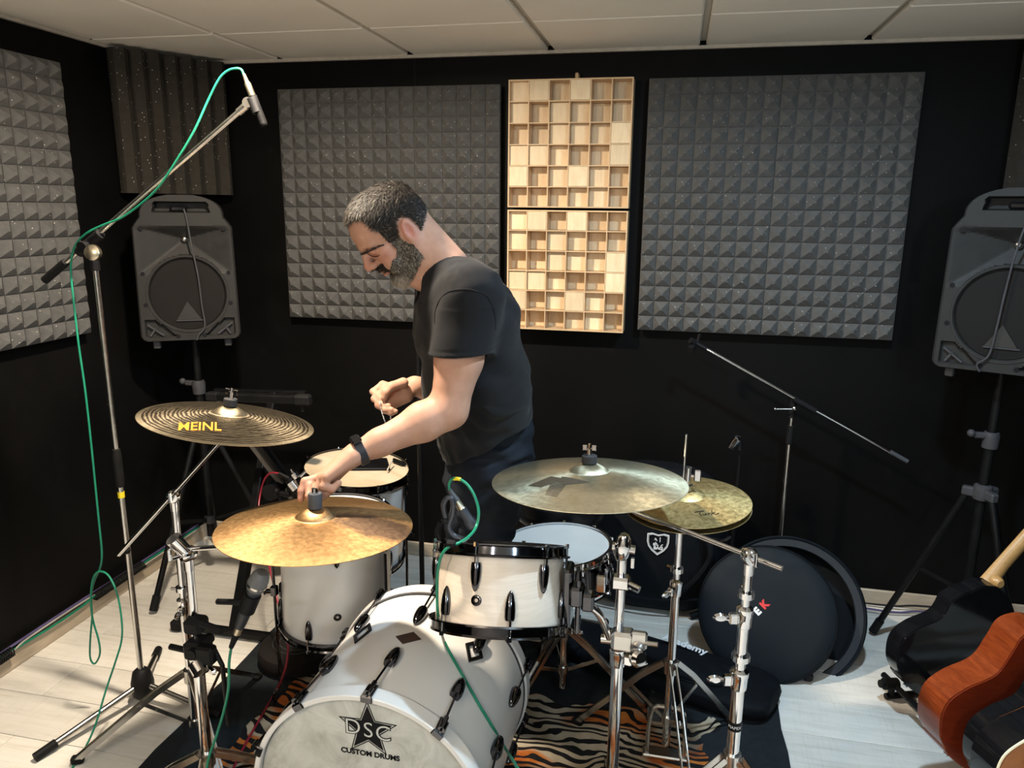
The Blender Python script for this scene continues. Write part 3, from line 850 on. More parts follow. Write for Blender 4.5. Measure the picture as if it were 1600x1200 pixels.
def column(t, base, secs, mat=chrome, wing=(1, 0, 0)):
    """telescoping tubes: (z0, z1, radius) from the bottom up with a clamp at every joint"""
    B = Vector((base[0], base[1], 0)); wv = Vector(wing).normalized(); sv = wv.cross(Vector((0, 0, 1)))
    for i, (z0, z1, r) in enumerate(secs):
        MB().cyl(B + Vector((0, 0, z0)), B + Vector((0, 0, z1)), r, n=20).build('tube', mat, t)
        if i < len(secs) - 1:
            z = z1; k = MB().lathe([(r, -.045), (r + .004, -.042), (r + .005, -.012), (r + .0065, -.008), (r + .0065, .004), (r - .002, .010), (r - .002, -.045), (r, -.045)], B + Vector((0, 0, z)), n=20)
            k.box(B + wv * (r + .012) + Vector((0, 0, z - .022)), (.02, .018, .026), (wv, sv, Vector((0, 0, 1))), .003)
            c_ = k.build('height_clamp', mat, t)
            wb = MB().cyl(B + wv * (r + .014) + Vector((0, 0, z - .022)), B + wv * (r + .03) + Vector((0, 0, z - .022)), .006, n=10)
            wb.lathe([(0, -.007), (.010, -.006), (.014, 0), (.010, .006), (0, .007)], B + wv * (r + .042) + Vector((0, 0, z - .020)), sv, 14, None, 1.3, .75)
            wb.build('wing_bolt', mat, c_)
            MB().lathe([(r - .001, .02), (r + .006, .02), (r + .006, .034), (r - .001, .034)], B + Vector((0, 0, z + .012)), n=18).cyl(B + sv * (r + .002) + Vector((0, 0, z + .039)), B + sv * (r + .020) + Vector((0, 0, z + .039)), .005, n=8).build('memory_lock', mat, t)
def tilter(t, p, mat=chrome, sc=1., ax=(1, 0, 0)):
    """toothed ball joint that holds a boom"""
    p = Vector(p); ax = Vector(ax).normalized()
    m = MB().lathe([(0, -.020), (.014, -.019), (.019, -.012), (.020, 0), (.019, .012), (.014, .019), (0, .020)], p, ax, 20)
    m.cyl(p - Vector((0, 0, .045 * sc)), p, .0115, .014, n=14)
    m.build('tilter', mat, t)
    m = MB().cyl(p + ax * .018, p + ax * .04, .005, n=10)
    m.box(p + ax * .045 + Vector((0, 0, .012)), (.008, .012, .034), bev=.003)
    m.build('tilter_bolt', mat, t)
def boom(t, p_cym, n_cym, p_tilt, tail, mat=chrome, r=.0065):
    """boom arm from a tilter up to the seat under a cymbal"""
    a, b = Vector(p_tilt), Vector(p_cym) - Vector(n_cym) * .055
    d = (b - a).normalized()
    MB().cyl(a - d * tail, b, r, n=14).build('boom_arm', mat, t)
    m = MB().cyl(b - Vector(n_cym) * .012, b + Vector(n_cym) * .050, .0065, n=12)
    s = d.cross(Vector((0, 0, 1))).normalized()
    m.cyl(b - s * .014, b + s * .014, .012, n=16)
    m.lathe([(0, .030), (.019, .030), (.019, .034), (0, .034)], b, n_cym, 18)
    m.build('cymbal_seat', mat, t)
    k = MB().cyl(b + s * .014, b + s * .03, .004, n=8).box(b + s * .034, (.03, .008, .014), (d, s, d.cross(s)), .003)
    k.build('wing_bolt', mat, t)
def stand(name, label, base): return thing(name, label, 'stand', (base[0], base[1], 0))

# far left boom stand carrying the dark ridged cymbal
b1 = (-1.397, 1.83)
st = stand('cymbal_stand', 'chrome boom stand under the dark ridged cymbal', b1)
tripod(st, b1, .255, .34, (208, 318, 88), steel)
column(st, b1, [(.06, .50, .0135), (.40, .82, .0105)], chrome, (.3, -1, 0))
tp = Vector((b1[0], b1[1], .835)); tilter(st, tp, chrome, 1, (.4, -.9, 0))
boom(st, KM + NM * .012, NM, tp + Vector((.0, -.02, 0)), .30)
MB().ball((tp - (KM - NM * .043 - tp).normalized() * .31), .012, 12).build('rubber_end', black_rubber, st)
# stand under the golden crash, with a mic clamp on its column
b2 = (-1.158, 1.55)
st = stand('cymbal_stand', 'chrome stand with clamps under the golden crash cymbal', b2)
tripod(st, b2, .225, .32, (190, 40, 290), steel)
column(st, b2, [(.05, .52, .0145), (.44, .79, .0105)], chrome, (1, -.4, 0))
tp2 = Vector((b2[0], b2[1], .81)); tilter(st, tp2, chrome, 1, (-.5, -.85, 0))
MB().cyl(tp2 + Vector((.0, 0, .0)), tp2 + Vector((-.02, -.025, .05)), .017, .019, n=18).build('boom_counterweight', chrome, st)
boom(st, KC + NC * .012, NC, tp2 + Vector((0, 0, .012)), .03)
cl = MB()
for dz, s_ in ((.62, (.05, .05, .04)), (.555, (.055, .06, .05)), (.50, (.05, .045, .03))):
    cl.box((b2[0] + .012, b2[1] - .01, dz), s_, bev=.008)
cl.cyl((b2[0] - .07, b2[1] - .01, .545), (b2[0] + .06, b2[1] - .03, .55), .008, n=12)
cl.cyl((b2[0], b2[1] - .02, .64), (b2[0] + .10, b2[1] - .03, .625), .009, n=12)
cl.cyl((b2[0] + .02, b2[1] - .055, .56), (b2[0] + .02, b2[1] + .03, .56), .014, n=14)
cl.build('multi_clamp', black_plastic, st)
MB().box((b2[0] + .055, b2[1] - .04, .56), (.05, .03, .05), bev=.006).cyl((b2[0] + .07, b2[1] - .03, .575), (b2[0] + .095, b2[1] - .035, .53), .006, n=10).cyl((b2[0] + .095, b2[1] - .035, .53), (b2[0] + .098, b2[1] - .035, .36), .006, n=10).build('clamp_arm', black_metal, st)
MB().cyl((b2[0] + .03, b2[1] - .05, .535), (b2[0] + .05, b2[1] - .06, .52), .02, n=18).build('clamp_knob', chrome, st)
# tall chrome stand right of the ride
b3 = (.20, 1.65)
st = stand('cymbal_stand', 'chrome boom stand right of the kit whose boom carries the pale ride', b3)
tripod(st, b3, .385, .36, (200, 330, 80), steel)
column(st, b3, [(.06, .615, .0150), (.5, .775, .0125), (.7, .875, .0095)], chrome, (-1, -.2, 0))
tp3 = Vector((b3[0], b3[1], .908)); tilter(st, tp3, chrome, 1, (.2, -1, 0))
boom(st, KK + NK * .014, NK, tp3, .075)
_p = Vector((b3[0], b3[1], .475))
MB().lathe([(.0152, -.011), (.0165, -.011), (.0165, .011), (.0152, .011)], _p, n=24).build('label_band', black_plastic, st)
mb = text_mb('MAPEX', .0105, (0, 0, 0), (1, 0, 0), (0, 1, 0), (0, 0, 1), .0003)
_am = math.atan2(-b3[1], -b3[0])
for v in mb.v:
    a = _am + v.x / .0168; v.xyz = (_p.x + math.cos(a) * (.0167 + v.z), _p.y + math.sin(a) * (.0167 + v.z), _p.z + v.y)
mb.build('lettering', white_print, st)
# short fat stand carrying the rack tom
b4 = (-.085, 1.68)
st = stand('tom_stand', 'chrome stand with a bright ball joint beside the rack tom', b4)
tripod(st, b4, .25, .34, (215, 335, 95), steel)
column(st, b4, [(.05, .615, .0150), (.5, .86, .0115)], chrome, (1, -.2, 0))
tp4 = Vector((b4[0], b4[1], .885))
MB().lathe([(0, -.035), (.013, -.034), (.019, -.020), (.021, .004), (.018, .022), (.010, .034), (0, .037)], tp4, (.12, -.1, 1), 20).cyl(tp4 - Vector((.024, .0, 0)), tp4 + Vector((.03, 0, -.004)), .011, n=14).cyl(tp4 + Vector((.026, -.01, -.02)), tp4 + Vector((.026, -.01, -.045)), .005, n=8).build('tilter', chrome, st)
MB().box((b4[0] + .0, b4[1] - .01, .80), (.045, .034, .032), bev=.006).cyl((b4[0] + .02, b4[1] - .02, .80), (b4[0] + .045, b4[1] - .03, .795), .009, n=10).build('memory_lock', chrome, st)
cl = MB().box((b4[0] + .012, b4[1] - .018, .655), (.055, .045, .05), bev=.008).box((b4[0] + .05, b4[1] - .03, .665), (.04, .02, .045), bev=.005)
cl.cyl((b4[0] + .03, b4[1] - .03, .66), (b4[0] + .095, b4[1] - .04, .665), .006, n=10).cyl((b4[0] - .04, b4[1] - .02, .65), (b4[0] + .01, b4[1] - .02, .652), .011, n=12)
cl.build('arm_clamp', steel, st)
MB().lathe([(0, 0), (.02, 0), (.022, .012), (.016, .022), (0, .024)], (b4[0] + .045, b4[1] - .05, .632), (.6, -.7, .2), 16).build('wing_bolt', chrome, st)
# black bracket between that stand and the rack tom
side = (rt_c - rt_a * .10) + Vector((.155, .0, 0))
br = MB().box(side + Vector((.014, -.01, -.0)), (.02, .06, .15), bev=.005)
br.box(side + Vector((.035, -.02, .01)), (.03, .05, .05), bev=.006)
br.cyl(side + Vector((.04, -.03, .07)), side + Vector((.04, -.03, -.085)), .006, n=12)
br.cyl(side + Vector((.04, -.03, .052)), side + Vector((.04, -.03, .075)), .009, .006, n=12)
br.build('suspension_bracket', black_chrome, rack)
MB().tube(spline([side + Vector((.03, -.02, .0)), side + Vector((.085, -.02, -.03)), Vector((b4[0] - .02, b4[1] - .02, .652))], 6), .0095, 12).build('mount_arm', chrome, rack)
MB().box(side + Vector((.062, -.02, -.005)), (.03, .034, .045), bev=.006).build('mount_clamp', black_chrome, rack)
# hi-hat stand
b5 = (.055, 2.095)
st = stand('hi_hat_stand', 'chrome hi-hat stand with a pedal below the mottled cymbals', b5)
column(st, b5, [(.05, .60, .0125), (.5, .835, .0095)], chrome, (-.5, -.8, 0))
MB().cyl((b5[0], b5[1], .82), (b5[0] + .002, b5[1], 1.052), .0042, n=12).build('pull_rod', chrome, st)
cz = KH + NH * .040
MB().cyl(cz - Vector((0, 0, .02)), cz + Vector((0, 0, .055)), .0105, n=14).lathe([(0, -.012), (.016, -.012), (.016, .004), (0, .004)], cz, n=16).build('clutch', chrome, st)
MB().box(cz + Vector((.026, -.008, .035)), (.02, .008, .034), bev=.003).cyl(cz + Vector((.008, 0, .03)), cz + Vector((.026, -.006, .03)), .005, n=8).build('clutch_wing', chrome, st)
MB().lathe([(.004, -.02), (.020, -.02), (.022, -.008), (.016, 0), (.004, 0)], KH - NH * .050, NH, 18).build('seat', black_plastic, st)
tripod(st, b5, .33, .30, (162, 45, 285), steel, zb=.14, plate=False)
fr_ = MB()
for sx in (-.055, .055): fr_.tube(spline([(b5[0] + sx, b5[1] - .01, .012), (b5[0] + sx, b5[1], .10), (b5[0] + sx * .8, b5[1], .17), (b5[0] + sx * .2, b5[1], .18)], 6), .007, 8)
fr_.box((b5[0], b5[1], .012), (.14, .05, .018), bev=.004)
fr_.build('pedal_frame', steel, st)
MB().box((b5[0] - .02, b5[1] + .17, .06), (.085, .28, .010), (Vector((1, 0, 0)), Vector((0, .97, -.22)), Vector((0, .22, .97))), .004).build('foot_plate', steel, st)
# snare stand
b6 = (-.30, 2.31)
st = stand('snare_stand', 'chrome basket stand under the snare drum', b6)
tripod(st, b6, .27, .30, (235, 355, 115), steel, zb=.12)
column(st, b6, [(.05, .30, .0135), (.25, .38, .0105)], chrome, (1, -.4, 0))
for a in (-80, 40, 160):
    d = Vector((math.cos(math.radians(a)), math.sin(math.radians(a)), 0)); o = Vector((b6[0] - .01, b6[1], .375))
    z9 = -.012 * d.x * 10 * .07
    MB().tube([o + d * .015, o + d * .12 + Vector((0, 0, .0)), o + d * .198 + Vector((0, 0, .03 + d.x * -.012)), o + d * .203 + Vector((0, 0, .085 + d.x * -.012))], .0058, 8).build('basket_arm', chrome, st)
MB().box((b6[0], b6[1], .372), (.05, .05, .035), bev=.008).build('basket_hub', steel, st)
MB().box((b6[0] + .05, b6[1] - .04, .33), (.02, .012, .05), bev=.004).build('wing_bolt', chrome, st)
# snare strainer
sc_ = Vector((-.338, 2.305, .52)) + Vector((.15, -.10, 0))
MB().box(sc_ + Vector((.015, -.01, 0)), (.03, .035, .06), bev=.004).cyl(sc_ + Vector((.03, -.02, .0)), sc_ + Vector((.03, -.02, .05)), .005, n=10).build('snare_strainer', chrome, snare)
# drum throne
t = thing('drum_throne', 'round black padded throne seat behind the snare drum', 'stool', (-.385, 2.72, 0))
MB().lathe([(0, .50), (.14, .50), (.165, .508), (.175, .53), (.178, .56), (.172, .59), (.15, .607), (.08, .613), (0, .614)], (-.385, 2.72, 0), n=40).build('seat', vinyl, t)
tripod(t, (-.385, 2.72), .30, .21, (30, 150, 265), steel, zb=.12)
MB().cyl((-.385, 2.72, .08), (-.385, 2.72, .51), .013, n=14).build('post', chrome, t)
# ------------------------------------------------------------------ rug
rug_mat = NT('patterned_rug')
_sep = rug_mat.n('ShaderNodeSeparateXYZ'); rug_mat.l(rug_mat.co(), _sep.inputs[0])
_w1 = rug_mat.noise(2.3, 3, .5, None, .6)
_wx = rug_mat.n('ShaderNodeCombineXYZ')
rug_mat.l(rug_mat.math('MULTIPLY_ADD', _w1, .35, rug_mat.math('MULTIPLY', _sep.outputs[0], .6)), _wx.inputs[0])
rug_mat.l(rug_mat.math('MULTIPLY_ADD', rug_mat.noise(1.7, 3, .5, rug_mat.co((1, 1, 1))), .55, _sep.outputs[1]), _wx.inputs[1])
_wv = rug_mat.n('ShaderNodeTexWave', wave_type='BANDS', bands_direction='Y')
_wv.inputs['Scale'].default_value = 8.; _wv.inputs['Distortion'].default_value = 8.; _wv.inputs['Detail'].default_value = 2.0; _wv.inputs['Detail Scale'].default_value = 1.3
rug_mat.l(_wx.outputs[0], _wv.inputs[0])
_st = rug_mat.ramp(_wv.outputs['Fac'], [(.40, 0.), (.48, 1.)])
_patch = rug_mat.ramp(rug_mat.noise(3.1, 2, .5, rug_mat.co((1, 1.6, 1))), [(.50, 0.), (.55, 1.)])
_or = rug_mat.noise(8, 4, .6)
_cream = rug_mat.mix(_patch, rug_mat.ramp(_or, [(.35, (.36, .29, .20)), (.65, (.50, .43, .33))]), rug_mat.ramp(_or, [(.35, (.32, .075, .018)), (.65, (.55, .20, .04))]))
_blk = (.013, .013, .014)
_fig = rug_mat.mix(_st, _blk, _cream)
_area = rug_mat.ramp(rug_mat.noise(2.1, 2, .5, rug_mat.co((1, 1, 1))), [(.36, 0.), (.42, 1.)])
def _inside(sock, lo, hi):
    return rug_mat.math('MULTIPLY', rug_mat.math('GREATER_THAN', sock, lo), rug_mat.math('LESS_THAN', sock, hi))
_edge = rug_mat.math('MULTIPLY_ADD', rug_mat.noise(5, 2), .25, -.125)
_in = rug_mat.math('MULTIPLY', _inside(rug_mat.math('ADD', _sep.outputs[0], _edge), -.74, .72), _inside(rug_mat.math('ADD', _sep.outputs[1], _edge), -.8, .52))
_col = rug_mat.mix(rug_mat.math('MULTIPLY', _in, _area), rug_mat.mix(rug_mat.noise(40, 4), (.011, .014, .017), (.024, .028, .032)), _fig)
rug_mat.set(Base_Color=_col, Roughness=.95, Specular_IOR_Level=.1)
rug_mat.bump(rug_mat.noise(500, 2), .7, .002)
rug_mat = rug_mat.m
_rm = MB()
_ro = []
for k in range(64):
    t_ = k / 64 * 4; sd = int(t_); f_ = t_ - sd
    cx_, cy_ = [(-1, -1), (1, -1), (1, 1), (-1, 1)][sd]; ex, ey = [(1, -1), (1, 1), (-1, 1), (-1, -1)][sd]
    X0, Y0 = .965, .86
    jx, jy = .004 * math.sin(k * 2.1), .004 * math.sin(k * 1.3)
    _ro.append(((cx_ + (ex - cx_) * f_) * X0 + jx, (cy_ + (ey - cy_) * f_) * Y0 + jy))
_rm.prism(_ro, (-.535, 1.77, .0005), (1, 0, 0), (0, 1, 0), (0, 0, 1), .007)
tag(_rm.build('rug', rug_mat, origin=(-.535, 1.77, 0)), 'dark rug with a cream, black and orange stripe pattern under the drum kit', 'rug')

# ------------------------------------------------------------------ loudspeakers
def speaker(label, c, face, W, Hh, group='black cabinet loudspeakers'):
    """c = bottom centre of the front, face = direction it looks"""
    fz = Vector(face); fz.z = 0; fz.normalize(); up = Vector((0, 0, 1)); right = up.cross(fz)
    M = Matrix(((right.x, up.x, fz.x), (right.y, up.y, fz.y), (right.z, up.z, fz.z)))
    t = thing('loudspeaker', label, 'loudspeaker', c, M, group)
    nx, ny = 60, 92
    def halfw(v):
        if v < .045: return .5 - .05 * (1 - math.sqrt(max(0, 1 - ((.045 - v) / .045) ** 2)))
        if v < .78: return .5 - .02 * (v - .045)
        if v < .80: return .485 - .022 * (v - .78) / .02
        if v < .85: return .463 - .055 * ((v - .80) / .05) ** 1.2
        q = (v - .85) / .15
        return .408 * math.sqrt(max(0, 1 - (q * .965) ** 2.6))
    A = W / Hh
    dcx, dcy, dr = 0., .325, .39 * W / Hh
    def depth(u, v):
        x = u * A; y = v                         # in units of height
        d = 0.
        rr = math.hypot(x - dcx, y - dcy)
        if rr < dr: d = min(d, -.010 if rr < dr * .965 else -.022)
        # horn: flared rectangle narrowing to a throat at (0, .70)
        if .47 < y < .795 and rr > dr * 1.03:
            tx, ty = x, y - .70
            k = max(abs(tx) / (.46 * A), ty / (.092 - .10 * x * x) if ty > 0 else -ty / .235)
            d = min(d, -.115 * max(0, 1 - k))
        if .885 < y < .955 and abs(x) < .225 * A * (1 - 1.6 * (y - .885)) * 1.25: d = -.10       # handle opening
        if .028 < y < .145:                                                                   # corner vents
            ax_ = abs(x)
            if ax_ > .14 * A + (y - .028) * 1.75 * A and ax_ < .44 * A and rr > dr * 1.08:
                d = -.03
        return d * Hh
    vs = []; fs = []
    for j in range(ny + 1):
        v = j / ny
        hw = halfw(v)
        for i in range(nx + 1):
            u = (i / nx * 2 - 1) * hw
            e = min(1, min(1 - abs(i / nx * 2 - 1), 0.08) / .04)
            vs.append(Vector((u * W, v * Hh, depth(u, v) - .008 * (1 - e) ** 2)))
    for j in range(ny):
        for i in range(nx):
            k = j * (nx + 1) + i
            fs.append((k, k + 1, k + nx + 2, k + nx + 1))
    # sides and back: the front rim swept back and narrowed
    rim = [j * (nx + 1) for j in range(ny, -1, -1)] + list(range(0, nx + 1))[1:] + [j * (nx + 1) + nx for j in range(1, ny + 1)]
    base = len(vs)
    for lev, (dz, sx) in enumerate(((-.10, 1.0), (-.24, .72), (-.28, .60))):
        for r in rim:
            p = vs[r]; vs.append(Vector((p.x * sx, Hh * .5 + (p.y - Hh * .5) * (1 - .02 * lev), dz)))
    m = len(rim)
    prev = rim
    for lev in range(3):
        cur = list(range(base + lev * m, base + (lev + 1) * m))
        for k in range(m - 1): fs.append((prev[k + 1], prev[k], cur[k], cur[k + 1]))
        fs.append((prev[0], prev[-1], cur[-1], cur[0])); prev = cur
    fs.append(tuple(prev))
    mb = MB(); mb.add(vs, fs)
    mb.build('cabinet', speaker_plastic, t, local=True, sharp=32)
    R_d = dr * Hh
    cy_ = dcy * Hh
    MB().lathe([(0, -.008), (R_d * .93, -.010), (R_d * .955, -.006), (R_d * .965, -.010), (R_d * .965, -.012), (0, -.012)][::-1], (0, cy_, .006), (0, 0, 1), 48).build('woofer_grille', speaker_grille, t, local=True)
    MB().lathe([(R_d * .97, -.004), (R_d * 1.0, .003), (R_d * 1.05, .0035), (R_d * 1.06, -.002), (R_d * .97, -.006)][::-1], (0, cy_, 0), (0, 0, 1), 48).build('woofer_ring', speaker_plastic, t, local=True)
    MB().ball((0, .70 * Hh, -.055), .015, 14).build('horn_plug', steel, t, local=True)
    for sg in (-1, 1):
        for yv in (.775, .47, .255):
            MB().lathe([(0, 0), (.008, 0), (.0085, .0012), (0, .0014)], (sg * (.42 if yv < .7 else .40) * W, yv * Hh, .0003), (0, 0, 1), 14).build('screw_recess', black_print, t, local=True)
        MB().lathe([(0, 0), (.008, 0), (.0085, .0012), (0, .0014)], (sg * .13 * W, .03 * Hh, .0003), (0, 0, 1), 14).build('screw_recess', black_print, t, local=True)
        vb = MB()
        x0, y0 = sg * .405 * W, .05 * Hh
        vb.bar((sg * .27 * W, .038 * Hh, -.004), (sg * .42 * W, .115 * Hh, -.004), .006, .006); vb.bar((sg * .40 * W, .036 * Hh, -.004), (sg * .35 * W, .09 * Hh, -.004), .006, .006)
        vb.build('vent_brace', grey_plastic, t, local=True)
        MB().box((sg * .36 * W, -.020, -.05), (.028, .034, .04), bev=.004).build('foot', grey_plastic, t, local=True)
    MB().prism([(-.05, 0), (.045, 0), (-.005, .075)], (.0, .145 * Hh, .0005), (1, 0, 0), (0, 1, 0), (0, 0, 1), .0015).build('badge', simple('dull_badge', (.014, .013, .012), .5), t, local=True)
    MB().box((.0, .145 * Hh - .003, .0015), (.105, .004, .003)).build('badge', grey_plastic, t, local=True)
    MB().box((-.01, .907 * Hh, -.03), (.065, .026, .04), bev=.008).build('handle_block', gloss_black, t, local=True)
    return t, M
SPL = at(300, 531, 2.76); SPR = at(1558, 583, 2.78)
tL, ML = speaker('black loudspeaker in the left corner below dark grooved foam', SPL, Vector((.5, -.86, 0)), .385, .585)
tR, MR = speaker('black loudspeaker at the right photo edge beside the foam panel', SPR, Vector((-.42, -.9, 0)), .40, .605)
for tt, M_, nm, sl_, dxs in ((tL, ML, 'thin black cable hanging down the face of the left loudspeaker', .585, (.012, .02, .03, .045, .05, .055, .03, .02)), (tR, MR, 'thin black cable hanging down the face of the right loudspeaker', .605, (.05, .02, .0, -.012, -.02, -.03, -.06, -.05))):
    W_ = WM[tt.name]
    pts = [W_ @ Vector((dxs[i], y * sl_, z)) for i, (y, z) in enumerate(((.905, .006), (.84, .012), (.66, .016), (.45, .016), (.25, .016), (.10, .014), (.04, .012), (.0, .010)))]
    tag(MB().tube(spline(pts, 6), .0035, 8).build('speaker_cable', MATS['grey_plastic']), nm, 'cable', 'speaker cables')
def speaker_stand(label, base, top, hub, legs, group='black tripod speaker stands', rad_=.36):
    t = thing('speaker_stand', label, 'stand', (base[0], base[1], 0), None, group)
    B = Vector((base[0], base[1], 0)); Zv = Vector((0, 0, 1))
    MB().cyl(B + Zv * .20, B + Zv * (hub + .20), .0175, n=18).build('outer_tube', black_metal, t)
    MB().cyl(B + Zv * (hub + .15), B + Zv * top, .0145, n=18).build('pole', black_metal, t)
    k = MB().lathe([(.018, -.05), (.026, -.045), (.028, 0), (.024, .012), (.018, .014)], B + Zv * (hub + .21), n=20)
    k.box(B + Zv * (hub + .20) + Vector((-.035, -.005, .01)), (.05, .022, .022), bev=.005)
    k.build('height_clamp', grey_plastic, t)
    MB().ball(B + Zv * (hub + .205) + Vector((-.07, -.01, .012)), .014, 12).build('clamp_knob', grey_plastic, t)
    hb = MB().lathe([(.018, -.035), (.030, -.03), (.034, 0), (.03, .02), (.018, .026)], B + Zv * hub, n=20)
    for a in legs:
        d = Vector((math.cos(math.radians(a)), math.sin(math.radians(a)), 0))
        hb.box(B + Zv * (hub - .008) + d * .04, (.05, .03, .035), (d, d.cross(Zv), Zv), .006)
    hb.build('leg_hub', grey_plastic, t)
    MB().lathe([(.018, -.02), (.025, -.015), (.025, .015), (.018, .02)], B + Zv * (.28), n=18).build('lower_collar', grey_plastic, t)
    for a in legs:
        d = Vector((math.cos(math.radians(a)), math.sin(math.radians(a)), 0))
        p, q = B + Zv * (hub - .01) + d * .045, B + d * rad_ + Zv * .025
        l_ = MB().tube([p, q], .0125, 12).build('leg', black_metal, t)
        MB().bar(B + Zv * .28 + d * .02, p.lerp(q, .52), .016, .005, d.cross(Zv)).build('brace', black_metal, l_)
        MB().cyl(q + (p - q).normalized() * .05, q - (p - q).normalized() * .012, .0165, n=14).build('rubber_foot', black_rubber, l_)
    return t
bL = (SPL.x - .05, SPL.y + .09); bR = (SPR.x + .06, SPR.y + .12)
speaker_stand('black tripod stand under the left corner loudspeaker', bL, SPL.z + .02, .70, (262, 10, 122))
speaker_stand('black tripod stand under the right loudspeaker behind the guitars', bR, SPR.z + .02, .68, (160, 290, 30), rad_=.29)

# ------------------------------------------------------------------ tall boom microphone stand at the left
def mic_stand(name, label, base, secs, legs, mat, hub_h=.125, leg_r=.0105, tip=.02):
    t = thing(name, label, 'stand', (base[0], base[1], 0))
    B = Vector((base[0], base[1], 0)); Zv = Vector((0, 0, 1))
    MB().lathe([(0, .02), (.025, .02), (.036, .035), (.037, .075), (.028, .115), (.017, hub_h), (0, hub_h)], B, n=20).build('leg_hub', black_plastic, t)
    for a, ln in legs:
        d = Vector((math.cos(math.radians(a)), math.sin(math.radians(a)), 0))
        p, q = B + d * .03 + Zv * .065, B + d * ln + Zv * .016
        l_ = MB().cyl(p, q, leg_r, n=14).build('leg', mat, t)
        MB().cyl(q - (q - p).normalized() * .055, q + (q - p).normalized() * .01, leg_r + .0035, n=14).build('rubber_foot', black_rubber, l_)
    for z0, z1, r in secs: MB().cyl(B + Zv * z0, B + Zv * z1, r, n=18).build('tube', mat, t)
    return t
bm = (-1.702, 1.979)
st = mic_stand('microphone_stand', 'tall silver boom microphone stand with yellow tape by the left wall', bm, [(.10, .80, .0098), (.80, 1.49, .0082)], ((249, .345), (118, .29), (355, .30)), steel)
Zv = Vector((0, 0, 1)); Bm = Vector((bm[0], bm[1], 0))
MB().lathe([(.0085, -.065), (.0125, -.062), (.0145, -.04), (.0145, .04), (.012, .062), (.0085, .065)], Bm + Zv * .845, n=18).build('grip', black_rubber, st)
MB().lathe([(.0099, -.010), (.0105, -.010), (.0105, .010), (.0099, .010)], Bm + Zv * .755, n=18).build('tape', yellow_tape, st)
Yb = 1.965
bt, bh = at(385, 165, Yb), at(70, 438, Yb)
d_ = (bt - bh).normalized()
MB().cyl(bh + d_ * .06, bt - d_ * .01, .0075, n=16).build('boom_arm', steel, st)
MB().cyl(bh, bh + d_ * .10, .0125, n=16).build('boom_grip', black_rubber, st)
j = at(140, 380, Yb)
MB().cyl(j - d_ * .05, j + d_ * .05, .0155, n=16).cyl(Bm + Zv * 1.47, Bm + Zv * 1.545, .0135, n=16).cyl(j + Vector((0, .02, 0)), j + Vector((0, -.035, -.01)), .016, n=16).build('boom_joint', black_plastic, st)
MB().lathe([(0, -.004), (.021, -.004), (.024, .004), (.022, .014), (.012, .020), (0, .020)], at(147, 395, Yb - .045), (.25, -1, .1), 24).build('joint_knob', silver_plug, st)
MB().cyl(bt - d_ * .03, bt + d_ * .0, .0105, n=14).lathe([(0, -.012), (.014, -.012), (.014, .012), (0, .012)], bt + d_ * .01, (.1, -1, .1), 20).build('clip_joint', steel, st)
clipc = at(398, 165, Yb)
dm = (at(412, 196, Yb) - at(381, 117, Yb)).normalized()
MB().cyl(clipc - dm * .02, clipc + dm * .02, .0145, n=16).cyl(bt, clipc, .006, n=8).build('microphone_clip', black_plastic, st)
mi = thing('microphone', 'slim black microphone with a silver plug at the end of the left boom', 'microphone', at(412, 196, Yb))
MB().cyl(at(395, 150, Yb), at(412, 194, Yb), .0105, n=18).lathe([(0, 0), (.0105, 0), (.0095, .004), (0, .005)], at(412, 194, Yb), dm, 18).build('body', black_metal, mi)
MB().lathe([(0, 0), (.0045, 0), (.006, .02), (.0085, .026), (.0092, .05), (.0092, .065), (0, .066)], at(381, 116, Yb), dm, 16).build('plug', silver_plug, mi)
# green cable of that microphone
g = [(381, 117, Yb), (377, 109, Yb), (368, 107, Yb), (355, 111, Yb), (342, 124, Yb), (325, 157, Yb), (303, 205, Yb - .01), (275, 252, Yb - .018), (248, 292, Yb - .018), (222, 317, Yb - .016), (190, 340, Yb - .016), (160, 352, Yb - .02), (136, 364, Yb - .024), (119, 381, Yb - .02), (112, 402, Yb - .015), (111, 430, 1.95), (116, 480, 1.94), (123, 540, 1.93), (133, 610, 1.92), (142, 690, 1.91), (149, 760, 1.905), (155, 820, 1.90), (159, 862, 1.90), (157, 885, 1.90), (148, 906, 1.90), (143, 925, 1.90), (142, 945, 1.90), (146, 972, 1.90), (154, 1000, 1.90), (156, 1022, 1.90), (148, 1037, 1.90), (141, 1028, 1.895), (141, 1000, 1.89), (144, 960, 1.89), (142, 930, 1.885), (146, 902, 1.885), (156, 893, 1.885), (170, 900, 1.88), (183, 928, 1.87), (190, 968, 1.86), (190, 1000, 1.85), (181, 1032, 1.83), (165, 1080, 1.79), (150, 1130, 1.74), (135, 1165, 1.70)]
pts = [at(*q) for q in g] + [atz(118, 1192, .006), atz(95, 1230, .006), atz(60, 1290, .006)]
tag(MB().tube(spline(pts, 5), .0031, 8).build('microphone_cable', green_cable), 'green cable hanging in a loop from the tall left boom stand', 'cable')
# stand behind the man
bk = (-.913, 2.62)
st = mic_stand('microphone_stand', 'black microphone stand standing behind the man', bk, [(.10, .85, .010), (.85, 1.62, .0085)], ((250, .3), (10, .3), (130, .3)), black_metal)
MB().cyl((bk[0], bk[1], .82), (bk[0], bk[1], .93), .015, n=14).build('grip', black_rubber, st)
MB().box((bk[0] + .0, bk[1], 1.665), (.022, .02, .09), bev=.004).build('microphone_clip', black_plastic, st)
